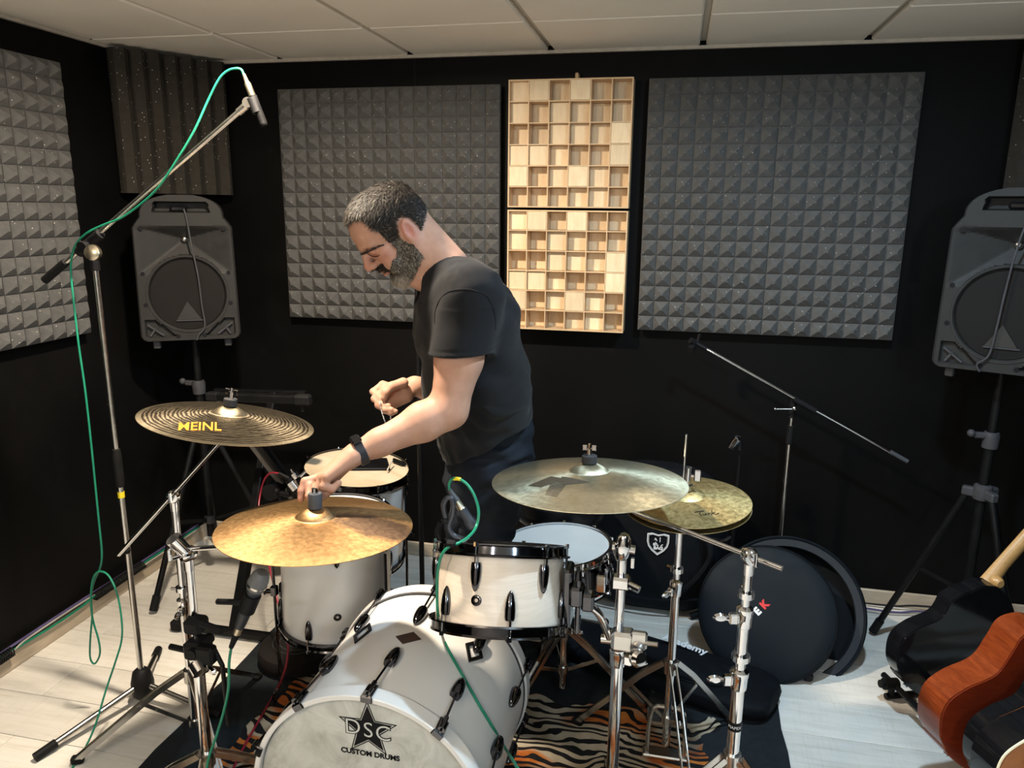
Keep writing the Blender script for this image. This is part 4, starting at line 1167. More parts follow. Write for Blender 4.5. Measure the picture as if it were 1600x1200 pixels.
# right boom stand without a microphone
_b = at(1236, 660, 3.06); br_ = (_b.x, 3.06)
st = mic_stand('microphone_stand', 'silver boom microphone stand holding an empty clip right of centre', br_, [(.10, .78, .0095), (.76, at(1237, 640, 3.06).z, .008)], ((150, .15), (350, .2), (60, .17)), steel)
Br = Vector((br_[0], br_[1], 0))
MB().cyl(Br + Zv * (at(1236, 690, 3.06).z - .01), Br + Zv * at(1236, 665, 3.06).z, .0135, n=14).build('grip', black_rubber, st)
YB = 3.045
ra, rb = at(1096, 541, YB), at(1418, 721, YB); dr_ = (rb - ra).normalized()
MB().cyl(ra, rb - dr_ * .05, .0068, n=14).build('boom_arm', chrome, st)
MB().cyl(rb - dr_ * .075, rb, .0085, n=12).build('boom_grip', grey_rubber, st)
jp = at(1256, 632, YB)
MB().cyl(jp - dr_ * .045, jp + dr_ * .052, .0125, n=14).cyl(Br + Zv * at(1237, 652, 3.06).z, Br + Zv * at(1238, 622, 3.06).z, .0145, n=14).build('boom_joint', black_plastic, st)
MB().cyl(at(1212, 639, YB - .02), at(1242, 639, YB - .02), .0028, n=8).ball(at(1211, 639, YB - .02), .0055, 10).ball(at(1241, 638, YB - .02), .009, 10).build('joint_lever', steel, st)
MB().cyl(ra - dr_ * .03, ra + dr_ * .025, .0085, n=12).cyl(ra - dr_ * .03, ra - dr_ * .05 + Vector((0, -.01, .0)), .013, n=14).build('clip_joint', black_plastic, st)
MB().cyl(at(1083, 541, YB), at(1078, 547, YB - .02), .014, n=14).cyl(at(1090, 534, YB), at(1093, 522, YB), .006, n=8).build('microphone_clip', black_plastic, st)
# short stand with a chrome clip
_b = at(1151, 770, 2.98); bs = (_b.x, 2.98)
st = mic_stand('microphone_stand', 'short black microphone stand topped by a shiny chrome clip behind the hi-hat', bs, [(.10, at(1148, 712, 2.98).z, .0088)], ((190, .14), (300, .14), (80, .14)), black_metal)
cc = at(1148, 691, 2.98)
MB().cyl(cc + Vector((.022, 0, -.03)), cc + Vector((.018, 0, .012)), .0105, n=14).build('clip_joint', black_plastic, st)
ax_ = Vector((.45, -.25, .85)).normalized()
MB().lathe([(.012, -.028), (.015, -.028), (.0165, 0), (.0165, .024), (.0125, .027), (.0115, .02), (.012, -.028)], cc, ax_, 20).build('microphone_clip', chrome, st)
# stand cut by the right edge
be = (1.36, 2.86)
st = mic_stand('microphone_stand', 'black microphone stand cut off by the right photo edge', be, [(.10, .62, .0105), (.6, .985, .0085)], ((220, .13), (340, .13), (100, .13)), black_metal)
MB().cyl((be[0], be[1], .60), (be[0], be[1], .70), .014, n=14).build('grip', grey_rubber, st)
MB().cyl((be[0] - .012, be[1] - .01, .985), (be[0] + .012, be[1], 1.0), .012, n=14).build('clip_joint', chrome, st)

# ------------------------------------------------------------------ microphones at the drums
mi = thing('microphone', 'handheld vocal microphone with a grey mesh head beside the crash stand', 'microphone', at(372, 1000, 1.50))
h0, h1 = at(408, 898, 1.50), at(372, 985, 1.50); dh = (h1 - h0).normalized()
MB().lathe([(0, -.006), (.014, -.004), (.021, .006), (.0235, .018), (.0235, .034), (.021, .046), (.018, .050), (0, .05)], h0 - dh * .004, dh, 24).build('mesh_head', simple('steel_mesh', (.20, .21, .225), .45, .5, .2, bump=1., bscale=1400), mi)
MB().lathe([(0, 0), (.0185, 0), (.0185, .006), (.0165, .010), (.013, .10), (.0115, .118), (0, .118)], h0 + dh * .046, dh, 20).build('body', simple('dark_blue_black_paint', (.022, .026, .034), .4), mi)
MB().lathe([(0, 0), (.0098, 0), (.0098, .024), (0, .024)], h0 + dh * .160, dh, 16).build('plug', silver_plug, mi)
MB().lathe([(0, 0), (.0088, 0), (.0085, .01), (.006, .045), (0, .046)], h0 + dh * .184, dh, 16).build('plug_boot', black_rubber, mi)
MB().lathe([(.0235, -.003), (.0245, -.003), (.0245, .003), (.0235, .003)], h0 + dh * .030, dh, 24).build('grille_ring', steel, mi)
ms = [p for p in tuple(o for o in D2.objects if o.get('label', '').startswith('chrome stand with clamps'))][0]
cpt = h0 + dh * .085
MB().cyl(cpt - dh * .025, cpt + dh * .025, .0205, n=16).tube(spline([cpt, cpt + Vector((-.045, .0, -.005)), at(340, 940, 1.51)], 5), .0075, 10).build('microphone_clip', black_plastic, ms)
_e = h0 + dh * .225
pts = [_e, at(358, 1035, 1.50), at(357, 1075, 1.50), at(350, 1110, 1.50), at(338, 1150, 1.49), at(326, 1185, 1.48), at(318, 1230, 1.47), atz(306, 1300, .012), atz(250, 1330, .012)]
tag(MB().tube(spline(pts, 6), .0036, 8).build('microphone_cable', green_cable), 'green cable dropping from the handheld microphone to the floor', 'cable')
# clip-on mic at the rack tom
mi = thing('microphone', 'grey loop clip microphone with a silver plug on the rim of the rack tom', 'microphone', at(725, 840, 1.72))
x0, x1 = at(702, 765, 1.72), at(728, 805, 1.72); dx_ = (x1 - x0).normalized()
MB().lathe([(0, 0), (.0055, 0), (.0085, .028), (.0095, .030), (.0095, .034), (0, .034)], x0, dx_, 16).build('plug_boot', grey_rubber, mi)
MB().lathe([(0, .034), (.0095, .034), (.0098, .056), (.0105, .058), (0, .058)], x0, dx_, 16).build('plug', silver_plug, mi)
MB().lathe([(0, .058), (.0125, .058), (.0125, .088), (.015, .095), (.015, .112), (.011, .116), (0, .116)], x0, dx_, 18).build('body', simple('mic_navy', (.02, .023, .032), .45), mi)
lp = [at(697, 812, 1.70), at(693, 790, 1.70), at(699, 778, 1.70), at(707, 782, 1.70), at(707, 802, 1.70), at(701, 822, 1.70), at(708, 836, 1.70), at(722, 842, 1.70), at(726, 846, 1.69)]
MB().tube(spline(lp, 6), .0068, 8).build('loop_clip', MATS['mic_navy'], mi)
MB().tube(spline([at(690, 815, 1.72), at(684, 832, 1.72), at(690, 846, 1.71), at(705, 852, 1.70), at(720, 850, 1.69)], 5), .0075, 10).ball(at(696, 813, 1.70), .011, 10).build('clamp_body', black_plastic, mi)
def on_bass(px, py, off=.004):
    d = ray(px, py); R = BR + off
    a = d.x ** 2 + d.z ** 2; b = (CPOS.x - BX) * d.x + (CPOS.z - BZ) * d.z; c = (CPOS.x - BX) ** 2 + (CPOS.z - BZ) ** 2 - R * R
    return CPOS + d * ((-b - math.sqrt(max(0, b * b - a * c))) / a)
pts = [x0, at(702, 756, 1.72), at(706, 749, 1.72), at(716, 748, 1.715), at(730, 757, 1.71), at(742, 776, 1.70), at(748, 800, 1.69), at(744, 823, 1.68), at(733, 838, 1.60), at(718, 848, 1.545), at(702, 854, 1.53), at(690, 868, 1.525), at(684, 895, 1.525), at(683, 935, 1.53), at(685, 965, 1.54)] + [on_bass(x, y) for x, y in ((690, 990), (699, 1012), (712, 1036), (728, 1064), (748, 1100), (770, 1136), (790, 1170))] + [at(806, 1196, 1.44), at(815, 1220, 1.43), atz(830, 1320, .014)]
cb_ = MB().tube(spline(pts, 6), .0036, 8)
tag(cb_.build('microphone_cable', green_cable), 'green cable running over the rack tom and down the bass drum', 'cable')
tag(MB().tube([at(709, 748.2, 1.72), at(714, 747.8, 1.716), at(720, 749, 1.714)], .0046, 10).build('cable_tape', yellow_tape), 'yellow tape ring on the green cable above the rack tom', 'tape')
tag(MB().box(at(705, 850, 1.535), (.022, .016, .014), bev=.003).build('cable_tie', black_rubber), 'small black cable tie on the rim of the rack tom', 'cable tie')
# clip mic on the rear floor tom
Ya = 2.50
mi = thing('microphone', 'black microphone in a chrome clip on the rim of the rear floor tom', 'microphone', at(475, 790, Ya))
m0, m1 = at(452, 748, Ya), at(480, 784, Ya); dd_ = (m1 - m0).normalized()
MB().cyl(m0, m1, .0175, n=18).build('body', black_metal, mi)
MB().lathe([(.0178, 0), (.0215, 0), (.0215, .034), (.0178, .034)], m0 + dd_ * .014, dd_, 20).box(at(462, 743, Ya - .02), (.03, .02, .026), (dd_, dd_.cross(Vector((0, -1, 0))).normalized(), Vector((0, -1, 0))), .004).cyl(at(455, 733, Ya - .01), at(463, 747, Ya - .01), .006, n=10).cyl(at(470, 745, Ya - .01), at(478, 737, Ya), .009, n=10).build('chrome_clip', chrome, mi)
MB().cyl(at(436, 740, Ya), m0, .0085, n=12).build('plug', black_plastic, mi)
MB().ball(at(432, 768, Ya), .014, 10).box(at(445, 772, Ya), (.045, .02, .02), bev=.004).cyl(at(438, 775, Ya), at(438, 800, Ya), .007, n=10).build('clamp_body', black_plastic, mi)
pts = [at(436, 740, Ya), at(424, 739, Ya), at(414, 748, Ya), at(407, 770, Ya), at(404, 800, 2.45), at(408, 840, 2.36), at(420, 882, 2.25), at(428, 915, 2.18), at(436, 948, 2.12), at(446, 985, 2.06), at(450, 1005, 2.03), at(448, 1035, 2.01), at(440, 1062, 2.0), atz(428, 1085, .014), atz(408, 1120, .014), atz(385, 1160, .014), atz(365, 1200, .014), atz(350, 1240, .014)]
tag(MB().tube(spline(pts, 6), .0038, 8).build('microphone_cable', red_cable), 'red cable running from the rear floor tom down across the rug', 'cable')
# tablet and small things on the rear floor tom
def tomA_pt(px, py, h=.0):
    W_ = WM[tomA.name]; A_ = Vector((.10, -.02, 1)).normalized(); o = Vector((-1.198, 2.68, .655)) - A_ * (.0083 - h)
    d = ray(px, py); return CPOS + d * ((o - CPOS).dot(A_) / d.dot(A_)), A_
q0, A_ = tomA_pt(537, 736); q1, _ = tomA_pt(609, 735.5); q2, _ = tomA_pt(612, 722)
ux = (q1 - q0).normalized(); uy = A_.cross(ux)
tb = thing('tablet', 'thin black tablet lying on the rear floor tom head', 'tablet', (q0 + q1) / 2)
ctr = (q0 + q1) / 2 + uy * .06
MB().box(ctr + A_ * .005, (.185, .115, .009), (ux, uy, A_), .003).build('case', black_plastic, tb)
MB().box(ctr + A_ * .0098, (.172, .103, .001), (ux, uy, A_)).build('screen', gloss_black, tb)
s0, _ = tomA_pt(605, 735, .012); s1, _ = tomA_pt(613, 719, .03)
tag(MB().tube([s0, s1], .003, 8).build('stylus', white_cable), 'thin pale stylus leaning on the black tablet', 'stylus')
s0, _ = tomA_pt(615, 719, .011); s1, _ = tomA_pt(631, 725, .011)
tag(MB().cyl(s0, s1, .0095, n=14).cyl(s1, s1 + (s1 - s0).normalized() * .008, .006, n=10).build('drum_key', black_metal), 'small dark cylinder lying beside the tablet on the floor tom', 'tool')
# round practice pad on the rug
pc = atz(466, 1002, .08); pc.z = .008
t = thing('practice_pad', 'round dark practice pad with pale rings lying by the front floor tom', 'drum pad', pc)
MB().lathe([(0, 0), (.12, 0), (.142, .012), (.148, .038), (.140, .062), (.118, .074), (0, .076)], pc, n=44).build('pad', simple('dark_pad_fabric', (.014, .012, .0115), .85, Specular_IOR_Level=.1, bump=.4, bscale=900), t)
for r_ in (.042, .066, .090):
    MB().lathe([(r_, .0765), (r_ + .0028, .0765), (r_ + .0028, .0785), (r_, .0785), (r_, .0765)], pc - Vector((0, 0, .001)), n=44).build('ring', grey_plastic, t)

# ------------------------------------------------------------------ keyboard stand in the left back corner
kb = thing('keyboard_stand', 'black folding cross keyboard stand behind the dark ridged cymbal', 'stand', (-1.62, 2.72, 0))
lit_bar = simple('lit_black_bar', (.19, .17, .15), .45)  # black bar as it looks lit, the light put into its colour
ta, tb_ = at(325, 619, 2.52), at(484, 625, 2.52); 
MB().bar(ta, tb_, .032, .030, (0, 0, 1), .004).build('top_bar', black_metal, kb)
td = (tb_ - ta).normalized()
MB().bar(tb_ - td * .06, tb_ + td * .004, .042, .040, (0, 0, 1), .008).cyl(tb_ - td * .03, tb_ - td * .03 - Vector((0, 0, .045)), .008, n=10).build('end_cap', black_rubber, kb)
MB().bar(ta - td * .004, ta + td * .05, .036, .034, (0, 0, 1), .006).build('end_cap', black_rubber, kb)
tc, te = at(335, 612, 2.95), at(478, 616, 2.95)
MB().bar(tc, te, .030, .030, (0, 0, 1), .004).build('top_bar', black_metal, kb)
f0, f1 = at(268, 946, 2.40), at(455, 963, 2.40); f0.z = f1.z = .025
MB().bar(f0, f1, .034, .034, (0, 0, 1), .008).build('foot_bar', black_metal, kb)
MB().bar(f0 - (f1 - f0).normalized() * .004, f0 + (f1 - f0).normalized() * .04, .045, .045, (0, 0, 1), .008).build('rubber_foot', black_rubber, kb)
g0, g1 = Vector((-1.85, 3.05, .025)), Vector((-1.30, 3.05, .025))
MB().bar(g0, g1, .034, .034, (0, 0, 1), .008).build('foot_bar', black_metal, kb)
pa, pb = ta.lerp(tb_, .14), g1.lerp(g0, .25)
for s_ in (-.02, .02): MB().bar(pa + Vector((s_, 0, 0)), pb + Vector((s_, 0, 0)), .022, .034, (0, 1, 0), .003).build('cross_bar', lit_bar if s_ < 0 else black_metal, kb)
pa, pb = tc.lerp(te, .66), f0.lerp(f1, .52)
MB().bar(pa, pb, .034, .046, (0, 1, 0), .004).build('cross_bar', black_metal, kb)
MB().cyl(Vector((-1.60, 2.69, .50)), Vector((-1.60, 2.78, .50)), .035, n=24).build('pivot', black_plastic, kb)

# ------------------------------------------------------------------ bags
def soft_box(c, size, ex=4., n=28, m=20, X=(1, 0, 0), Y=(0, 1, 0), Z=(0, 0, 1), wob=.0):
    """superellipsoid cushion shape"""
    mb = MB(); c = Vector(c); X, Y, Z = Vector(X), Vector(Y), Vector(Z)
    def sp(v, e): return math.copysign(abs(v) ** (2 / e), v)
    vs = []
    for i in range(m + 1):
        ph = -PI / 2 + PI * i / m
        for k in range(n):
            th = 2 * PI * k / n
            a, b, z = sp(math.cos(ph), ex) * sp(math.cos(th), ex), sp(math.cos(ph), ex) * sp(math.sin(th), ex), sp(math.sin(ph), ex)
            w = 1 + wob * math.sin(5 * a + 3 * z + 2) * math.cos(4 * z - 3 * b + 1)
            vs.append(c + X * (a * size[0] / 2 * w) + Y * (b * size[1] / 2 * w) + Z * (z * size[2] / 2 * w))
    fs = [(i * n + k, i * n + (k + 1) % n, (i + 1) * n + (k + 1) % n, (i + 1) * n + k) for i in range(m) for k in range(n)]
    return mb.add(vs, fs)
dbx, dby = -.02, 3.06
t = thing('drum_bag', 'large black drum bag printed with a white shield against the back wall', 'bag', (dbx, dby, 0))
soft_box((dbx, dby, .315), (.60, .30, .63), 3.2, 40, 26, wob=.015).build('body', fabric_black, t, sharp=180)
fy = dby - .152
def shield(s): return [(-.5 * s, .42 * s), (-.28 * s, .47 * s), (0, .40 * s), (.28 * s, .47 * s), (.5 * s, .42 * s), (.5 * s, .05 * s), (.44 * s, -.18 * s), (.28 * s, -.40 * s), (0, -.62 * s), (-.28 * s, -.40 * s), (-.44 * s, -.18 * s), (-.5 * s, .05 * s)]
shc = at(1028, 848, fy)
yn = Vector((0, -1, 0))
MB().ring_plate(shield(.088), shield(.080), shc, EX, EZ, yn, .002).build('shield_print', white_print, t)
MB().ring_plate(shield(.076), shield(.073), shc, EX, EZ, yn, .002).build('shield_print', white_print, t)
text_mb('sh.', .020, shc + Vector((-.008, -.0005, -.006)), EX, EZ, yn, .0016, offset=.0008).build('lettering', white_print, t)
text_mb('BAG', .019, shc + Vector((.002, -.0005, -.023)), EX, EZ, yn, .0016, offset=.0010).build('lettering', white_print, t)
MB().bar(shc + Vector((-.012, -.001, .020)), shc + Vector((-.004, -.001, .008)), .003, .002, (0, 1, 0)).bar(shc + Vector((-.014, -.001, .012)), shc + Vector((-.006, -.001, .016)), .003, .002, (0, 1, 0)).bar(shc + Vector((.008, -.001, .024)), shc + Vector((.008, -.001, .004)), .003, .002, (0, 1, 0)).bar(shc + Vector((.012, -.001, -.012)), shc + Vector((.020, -.001, -.006)), .003, .002, (0, 1, 0)).build('shield_print', white_print, t)
MB().tube(spline([(dbx + .15, fy + .01, .55), (dbx + .20, fy - .03, .42), (dbx + .22, fy - .045, .33), (dbx + .17, fy - .03, .22), (dbx + .10, fy - .01, .13)], 6), .013, 8).build('strap', fabric_black, t)
MB().tube(spline([(dbx + .20, fy - .02, .40), (dbx + .26, fy - .05, .405), (dbx + .29, fy - .04, .42)], 6), .009, 8).build('buckle', gloss_black, t)
MB().tube(spline([(dbx - .29, fy + .03, .12), (dbx, fy - .008, .10), (dbx + .29, fy + .03, .12)], 8), .006, 8).build('piping', fabric_black, t)
# cymbal bag, two shells facing the camera, lid in front
nb = Vector((-.10, -.86, .50)).normalized()
xb, yb_, _ = frame(nb, (0, 0, 1))
t = thing('cymbal_bag', 'round blue-black cymbal bag with a small red and white logo, half open', 'bag', (.52, 2.66, 0))
lc_ = at(1198, 958, 2.70); sc2 = at(1229, 954, 2.80)
def shell(c, r, dep, name, mat, n=64):
    MB().lathe([(0, -dep), (r * .93, -dep), (r * .985, -dep * .8), (r, -dep * .5), (r * 1.0, .0), (r * .985, .008), (r * .965, .0), (r * .955, -dep * .6), (r * .90, -dep * .82), (0, -dep * .85)], c, nb, n).build(name, mat, t)
shell(sc2, .277, .10, 'rear_shell', fabric_black)
MB().lathe([(.268, .004), (.277, .012), (.284, .004), (.277, -.004), (.268, .004)], sc2, nb, 64).build('rim_piping', fabric_blue, t)
MB().lathe([(.242, -.01), (.244, .008), (.270, .010), (.268, -.012), (.242, -.012)], sc2, nb, 64).build('binding', simple('binding_grey', (.020, .024, .030), .6, Specular_IOR_Level=.2), t)
mbl = MB().lathe([(0, -.05), (.222, -.05), (.239, -.038), (.245, -.012), (.242, .006), (.232, .013), (.19, .017), (.10, .020), (0, .020)], lc_, nb, 64)
mbl.build('lid', fabric_blue, t)
MB().lathe([(.237, .002), (.244, .008), (.250, .002), (.244, -.004), (.237, .002)], lc_, nb, 64).build('lid_piping', fabric_black, t)
MB().box(at(1262, 1062, 2.60) + Vector((0, 0, .012)), (.034, .03, .03), bev=.008).build('handle_stub', black_rubber, t)
def on_pl(px, py, c, n_, h):
    d = ray(px, py); o = c + n_ * h; return CPOS + d * ((o - CPOS).dot(n_) / d.dot(n_))
e0, e1 = on_pl(1183.5, 956, lc_, nb, .0195), on_pl(1196, 944, lc_, nb, .0195)
exx = (e1 - e0).normalized(); eyy = nb.cross(exx)
text_mb('E', .037, on_pl(1183.5, 955.5, lc_, nb, .0195), exx, eyy, nb, .0012, offset=.0022).build('letter', white_print, t)
text_mb('K', .037, on_pl(1194.5, 945, lc_, nb, .0195), exx, eyy, nb, .0012, offset=.0022).build('letter', red_print, t)
# gig bag on the floor
t = thing('gig_bag', 'flat black instrument bag with white lettering lying on the rug edge', 'bag', (.10, 2.55, 0))
gx = Vector((.96, -.28, 0)).normalized(); gy = Vector((.28, .96, 0)).normalized()
soft_box((.085, 2.495, .048), (.70, .27, .075), 4.5, 40, 16, gx, gy, wob=.03).build('body', fabric_black, t, sharp=180)
soft_box((-.22, 2.61, .042), (.40, .22, .075), 3.5, 30, 14, gx, gy, wob=.04).build('neck', fabric_black, t, sharp=180)
soft_box((.095, 2.475, .090), (.36, .16, .04), 4., 36, 12, gx, gy, wob=.02).build('pocket', fabric_black, t, sharp=180)
pcn = Vector((.095, 2.475, .090)); 
MB().tube([pcn + gx * (.178 * math.copysign(abs(math.cos(a)) ** .55, math.cos(a))) + gy * (.079 * math.copysign(abs(math.sin(a)) ** .55, math.sin(a))) - Vector((0, 0, .004)) for a in (2 * PI * k / 48 for k in range(48))], .004, 6, closed=True).build('zip', black_rubber, t)
a0, a1 = atz(1040, 996, .112), atz(1101, 1019, .112); ax2 = (a1 - a0).normalized(); ay2 = Vector((0, 0, 1)).cross(ax2)
text_mb('Academy', .046, (a0 + a1) / 2 + Vector((0, 0, .0005)), ax2, (ay2 * .9 + Vector((0, 0, .3))).normalized() * .85, (Vector((0, 0, 1)) - ay2 * .3).normalized(), .001, offset=.0012).build('lettering', white_print, t)
MB().tube(spline([(-.33, 2.66, .02), (-.30, 2.60, .03), (-.26, 2.56, .012), (-.20, 2.50, .012)], 6), .01, 8).build('strap', fabric_black, t)

# ------------------------------------------------------------------ cables along the walls
def run(pts, r, mat, label, name='floor_cable'): return tag(MB().tube(spline(pts, 6), r, 8).build(name, mat), label, 'cable')
xl = L_ + .016
run([(xl + .006, 1.2, .083), (xl + .006, 1.9, .084), (xl + .008, 2.05, .080), (xl + .012, 2.2, .075), (xl + .014, 2.35, .077), (xl + .008, 2.5, .083), (xl + .008, 3.15, .083)], .0045, green_cable, 'green cable sagging along the left baseboard')
run([(xl + .004, 1.2, .094), (xl + .004, 1.9, .095), (xl + .004, 2.1, .097), (xl + .004, 2.4, .097), (xl + .004, 2.6, .094), (xl + .004, 3.15, .094)], .0045, purple_cable, 'purple cable along the top of the left baseboard')
run([(xl + .010, 1.2, .076), (xl + .010, 1.95, .077), (xl + .007, 2.1, .088), (xl + .007, 2.4, .088), (xl + .012, 2.6, .077), (xl + .012, 3.15, .077)], .0035, white_cable, 'pale grey cable between the two coloured ones on the left baseboard')
for y0, y1, lb in ((1.25, 2.02, 'black spiral cable wrap on the near part of the left baseboard'), (2.42, 2.72, 'black spiral cable wrap on the far part of the left baseboard')):
    n_ = int((y1 - y0) / .00095)
    MBs = MB().tube([(xl + .019 + .0165 * math.cos(k * .62) * .9, y0 + (y1 - y0) * k / n_, .086 + .0165 * math.sin(k * .62)) for k in range(n_)], .0032, 5)
    tag(MBs.build('cable_wrap', black_rubber), lb, 'cable wrap')
yb = B_ - .03
run([(.70, yb, .010), (.85, yb - .004, .014), (1.0, yb - .012, .02), (1.12, yb - .005, .03), (1.5, yb, .03)], .0045, black_cable, 'upper black cable along the right back baseboard')
run([(.70, yb - .02, .006), (.85, yb - .028, .006), (1.0, yb - .04, .006), (1.12, yb - .02, .012), (1.5, yb - .01, .012)], .004, purple_cable, 'purple cable on the floor by the right back baseboard')
run([(.70, yb - .035, .006), (.86, yb - .055, .006), (.98, yb - .06, .006), (1.12, yb - .04, .006), (1.5, yb - .03, .006)], .004, white_cable, 'pale cable lying on the floor by the right back baseboard')

# ------------------------------------------------------------------ guitars in a rack at the right
def guitar_outline(Lb, wl, ww, wu, cut=0., n=90):
    """closed outline, x along the neck from the tail (0) to the heel (Lb), y across"""
    def half(u):
        pts = [(0, .0), (.03, .42), (.10, .76), (.24, 1.0), (.38, .93), (.56, ww / wl), (.72, wu / wl * .93), (.84, wu / wl), (.94, wu / wl * .74), (.985, wu / wl * .40), (1., .0)]
        if u <= .03: return .42 * math.sqrt(max(0, 1 - (1 - u / .03) ** 2)) * wl
        if u >= .985: return wu / wl * .40 * math.sqrt(max(0, 1 - ((u - .985) / .015) ** 2)) * wl
        P = pts[1:-1]
        m = []
        for i in range(len(P)):
            if 0 < i < len(P) - 1: m.append((P[i + 1][1] - P[i - 1][1]) / (P[i + 1][0] - P[i - 1][0]))
            elif i == 0: m.append(9.)
            else: m.append(-9. * wu / wl)
        for i in range(len(P) - 1):
            (a, p), (b, q) = P[i], P[i + 1]
            if u <= b:
                h = b - a; t = (u - a) / h
                return (p * (1 + 2 * t) * (1 - t) ** 2 + m[i] * h * t * (1 - t) ** 2 + q * t * t * (3 - 2 * t) + m[i + 1] * h * t * t * (t - 1)) * wl
        return 0
    us = [(1 - math.cos(PI * k / n)) / 2 for k in range(n + 1)]
    top = [(u * Lb, half(u)) for u in us]
    bot = []
    for u in us[::-1][1:-1]:
        h = half(u)
        if cut and u > .70: h *= max(.25, 1 - cut * min(1, (u - .70) / .16))
        bot.append((u * Lb, -h))
    return top + bot
def guitar(name, label, tail, ang, lean, Lb, wl, ww, wu, dep, m_side, m_face, m_neck, binding=None, cut=0., solid=False, cat='guitar', group=None, neck_len=.46):
    """body plane x-z turned up by ang; lean = how far it is swung away from the x axis"""
    d = Vector((math.cos(ang) * math.cos(lean), math.cos(ang) * math.sin(lean), math.sin(ang))).normalized(); nrm = Vector((math.sin(lean), -math.cos(lean), 0)); nrm = (nrm - d * nrm.dot(d)).normalized(); s = nrm.cross(d)
    t = thing(name, label, cat, tail, None, group)
    nrm = -nrm; s = nrm.cross(d)                       # the backs are turned to the room
    o = Vector(tail) + nrm * dep
    out = guitar_outline(Lb, wl, ww, wu, cut)
    n = len(out)
    MB().prism(out, o - nrm * dep, d, s, nrm, dep - .002).build('body', m_side, t, sharp=40)
    ins = [(Lb / 2 + (a - Lb / 2) * .982, b * .972) for a, b in out]
    MB().prism(ins, o - nrm * .003, d, s, nrm, .0045).build('top', m_face, t, sharp=40)
    MB().prism(ins, o - nrm * (dep + .003), d, s, nrm, .004).build('back', m_face if not solid else m_side, t, sharp=40)
    if binding:
        MB().tube([o + d * a + s * b - nrm * (dep + .001) for a, b in out], .0035, 6, closed=True).build('binding', binding, t)
    nk = MB()
    p0 = o + d * (Lb - .02); p1 = o + d * (Lb + neck_len)
    vs = []
    for p, w, h in ((p0, .057, .036), (p0 + d * .05, .055, .030), (p0 + d * .10, .052, .022), (p1, .044, .020)):
        for k in range(9):
            a = PI * k / 8
            vs.append(p + s * (math.cos(a) * w / 2) - nrm * (math.sin(a) * h) + nrm * .006)
    fs = [(i * 9 + k, i * 9 + k + 1, (i + 1) * 9 + k + 1, (i + 1) * 9 + k) for i in range(3) for k in range(8)] + [(i * 9 + 8, i * 9, (i + 1) * 9, (i + 1) * 9 + 8) for i in range(3)] + [tuple(range(9)), tuple(range(35, 26, -1))]
    nk.add(vs, fs)
    nk.lathe([(0, 0), (.012, 0), (.019, .008), (.022, .03), (0, .03)], p0 + d * .035 - nrm * .045, nrm, 16)
    nk.build('neck', m_neck, t)
    MB().box((p0 + p1) / 2 + nrm * .009 - d * .03, (neck_len + .12, .046, .006), (d, s, nrm), .001).build('fingerboard', rosewood if m_neck is not maple else maple, t)
    MB().prism([(0, -.022), (.04, -.038), (.16, -.035), (.17, 0), (.16, .035), (.04, .038), (0, .022)], p1 - nrm * .012, d, s, nrm, .014).build('headstock', m_neck if m_neck is maple else gloss_black, t)
    bx_ = o + d * Lb * .26
    MB().box(bx_ + nrm * .008, (.03, .13 if not solid else .08, .010), (d, s, nrm), .003).build('bridge', rosewood if not solid else chrome, t)
    if not solid: MB().lathe([(0, 0), (.05, 0), (.05, .0008), (0, .0008)], o + d * Lb * .66 + nrm * .0016, nrm, 32).build('sound_hole', black_print, t)
    sb = MB()
    for k in range(6):
        y = (k - 2.5) * .0085
        sb.tube([bx_ + s * y + nrm * .014, p1 + s * y * .8 + nrm * .013], .0007, 4)
    sb.build('strings', steel, t)
    MB().lathe([(0, 0), (.007, 0), (.009, .006), (.006, .010), (0, .011)], o + d * .002 - nrm * dep * .5, -d, 12).build('strap_button', chrome, t)
    return t
GA, GY = .90, .36
guitar('electric_guitar', 'glossy black guitar at the back of the rack with a maple neck', (.85, 2.46, .115), GA, GY, .44, .165, .11, .135, .06, gloss_black, gloss_black, maple, None, .35, True)
guitar('acoustic_guitar', 'mahogany brown guitar standing second in the rack', (.885, 2.125, .105), GA, GY, .48, .185, .125, .145, .095, mahogany, mahogany_dark, maple, None, 0., False)
guitar('electric_guitar', 'glossy black guitar in front of the mahogany one', (.945, 2.02, .11), GA, GY, .44, .17, .115, .14, .06, gloss_black, gloss_black, rosewood, None, .3, True)
guitar('acoustic_guitar', 'sunburst guitar with a cream bound top at the lower right photo corner', (.96, 1.925, .10), GA, GY, .48, .19, .13, .15, .09, gloss_black, sunburst, rosewood, cream_binding, 0., False)
rk = thing('guitar_rack', 'black tube guitar rack with a foam covered end under the row of guitars', 'rack', (.95, 2.2, 0))
rw = Vector((math.sin(GY), -math.cos(GY), 0)); rx = Vector((math.cos(GY), math.sin(GY), 0)); r0 = Vector((.815, 2.62, 0))
for off, zz in ((-.01, .062), (.14, .062)):
    MB().tube([r0 + rx * off + Zv * zz, r0 + rw * .95 + rx * off + Zv * zz], .011, 12).build('base_tube', black_metal, rk)
fe = atz(1398, 1055, .07)
MB().cyl(r0 + rw * .06 + Zv * .066, r0 + rw * .06 - rx * .05 + Zv * .07, .020, n=18).cyl(r0 + rw * .06 - rx * .05 + Zv * .07, r0 + rw * .06 - rx * .065 + Zv * .072, .0135, n=14).build('foam_end', black_rubber, rk)
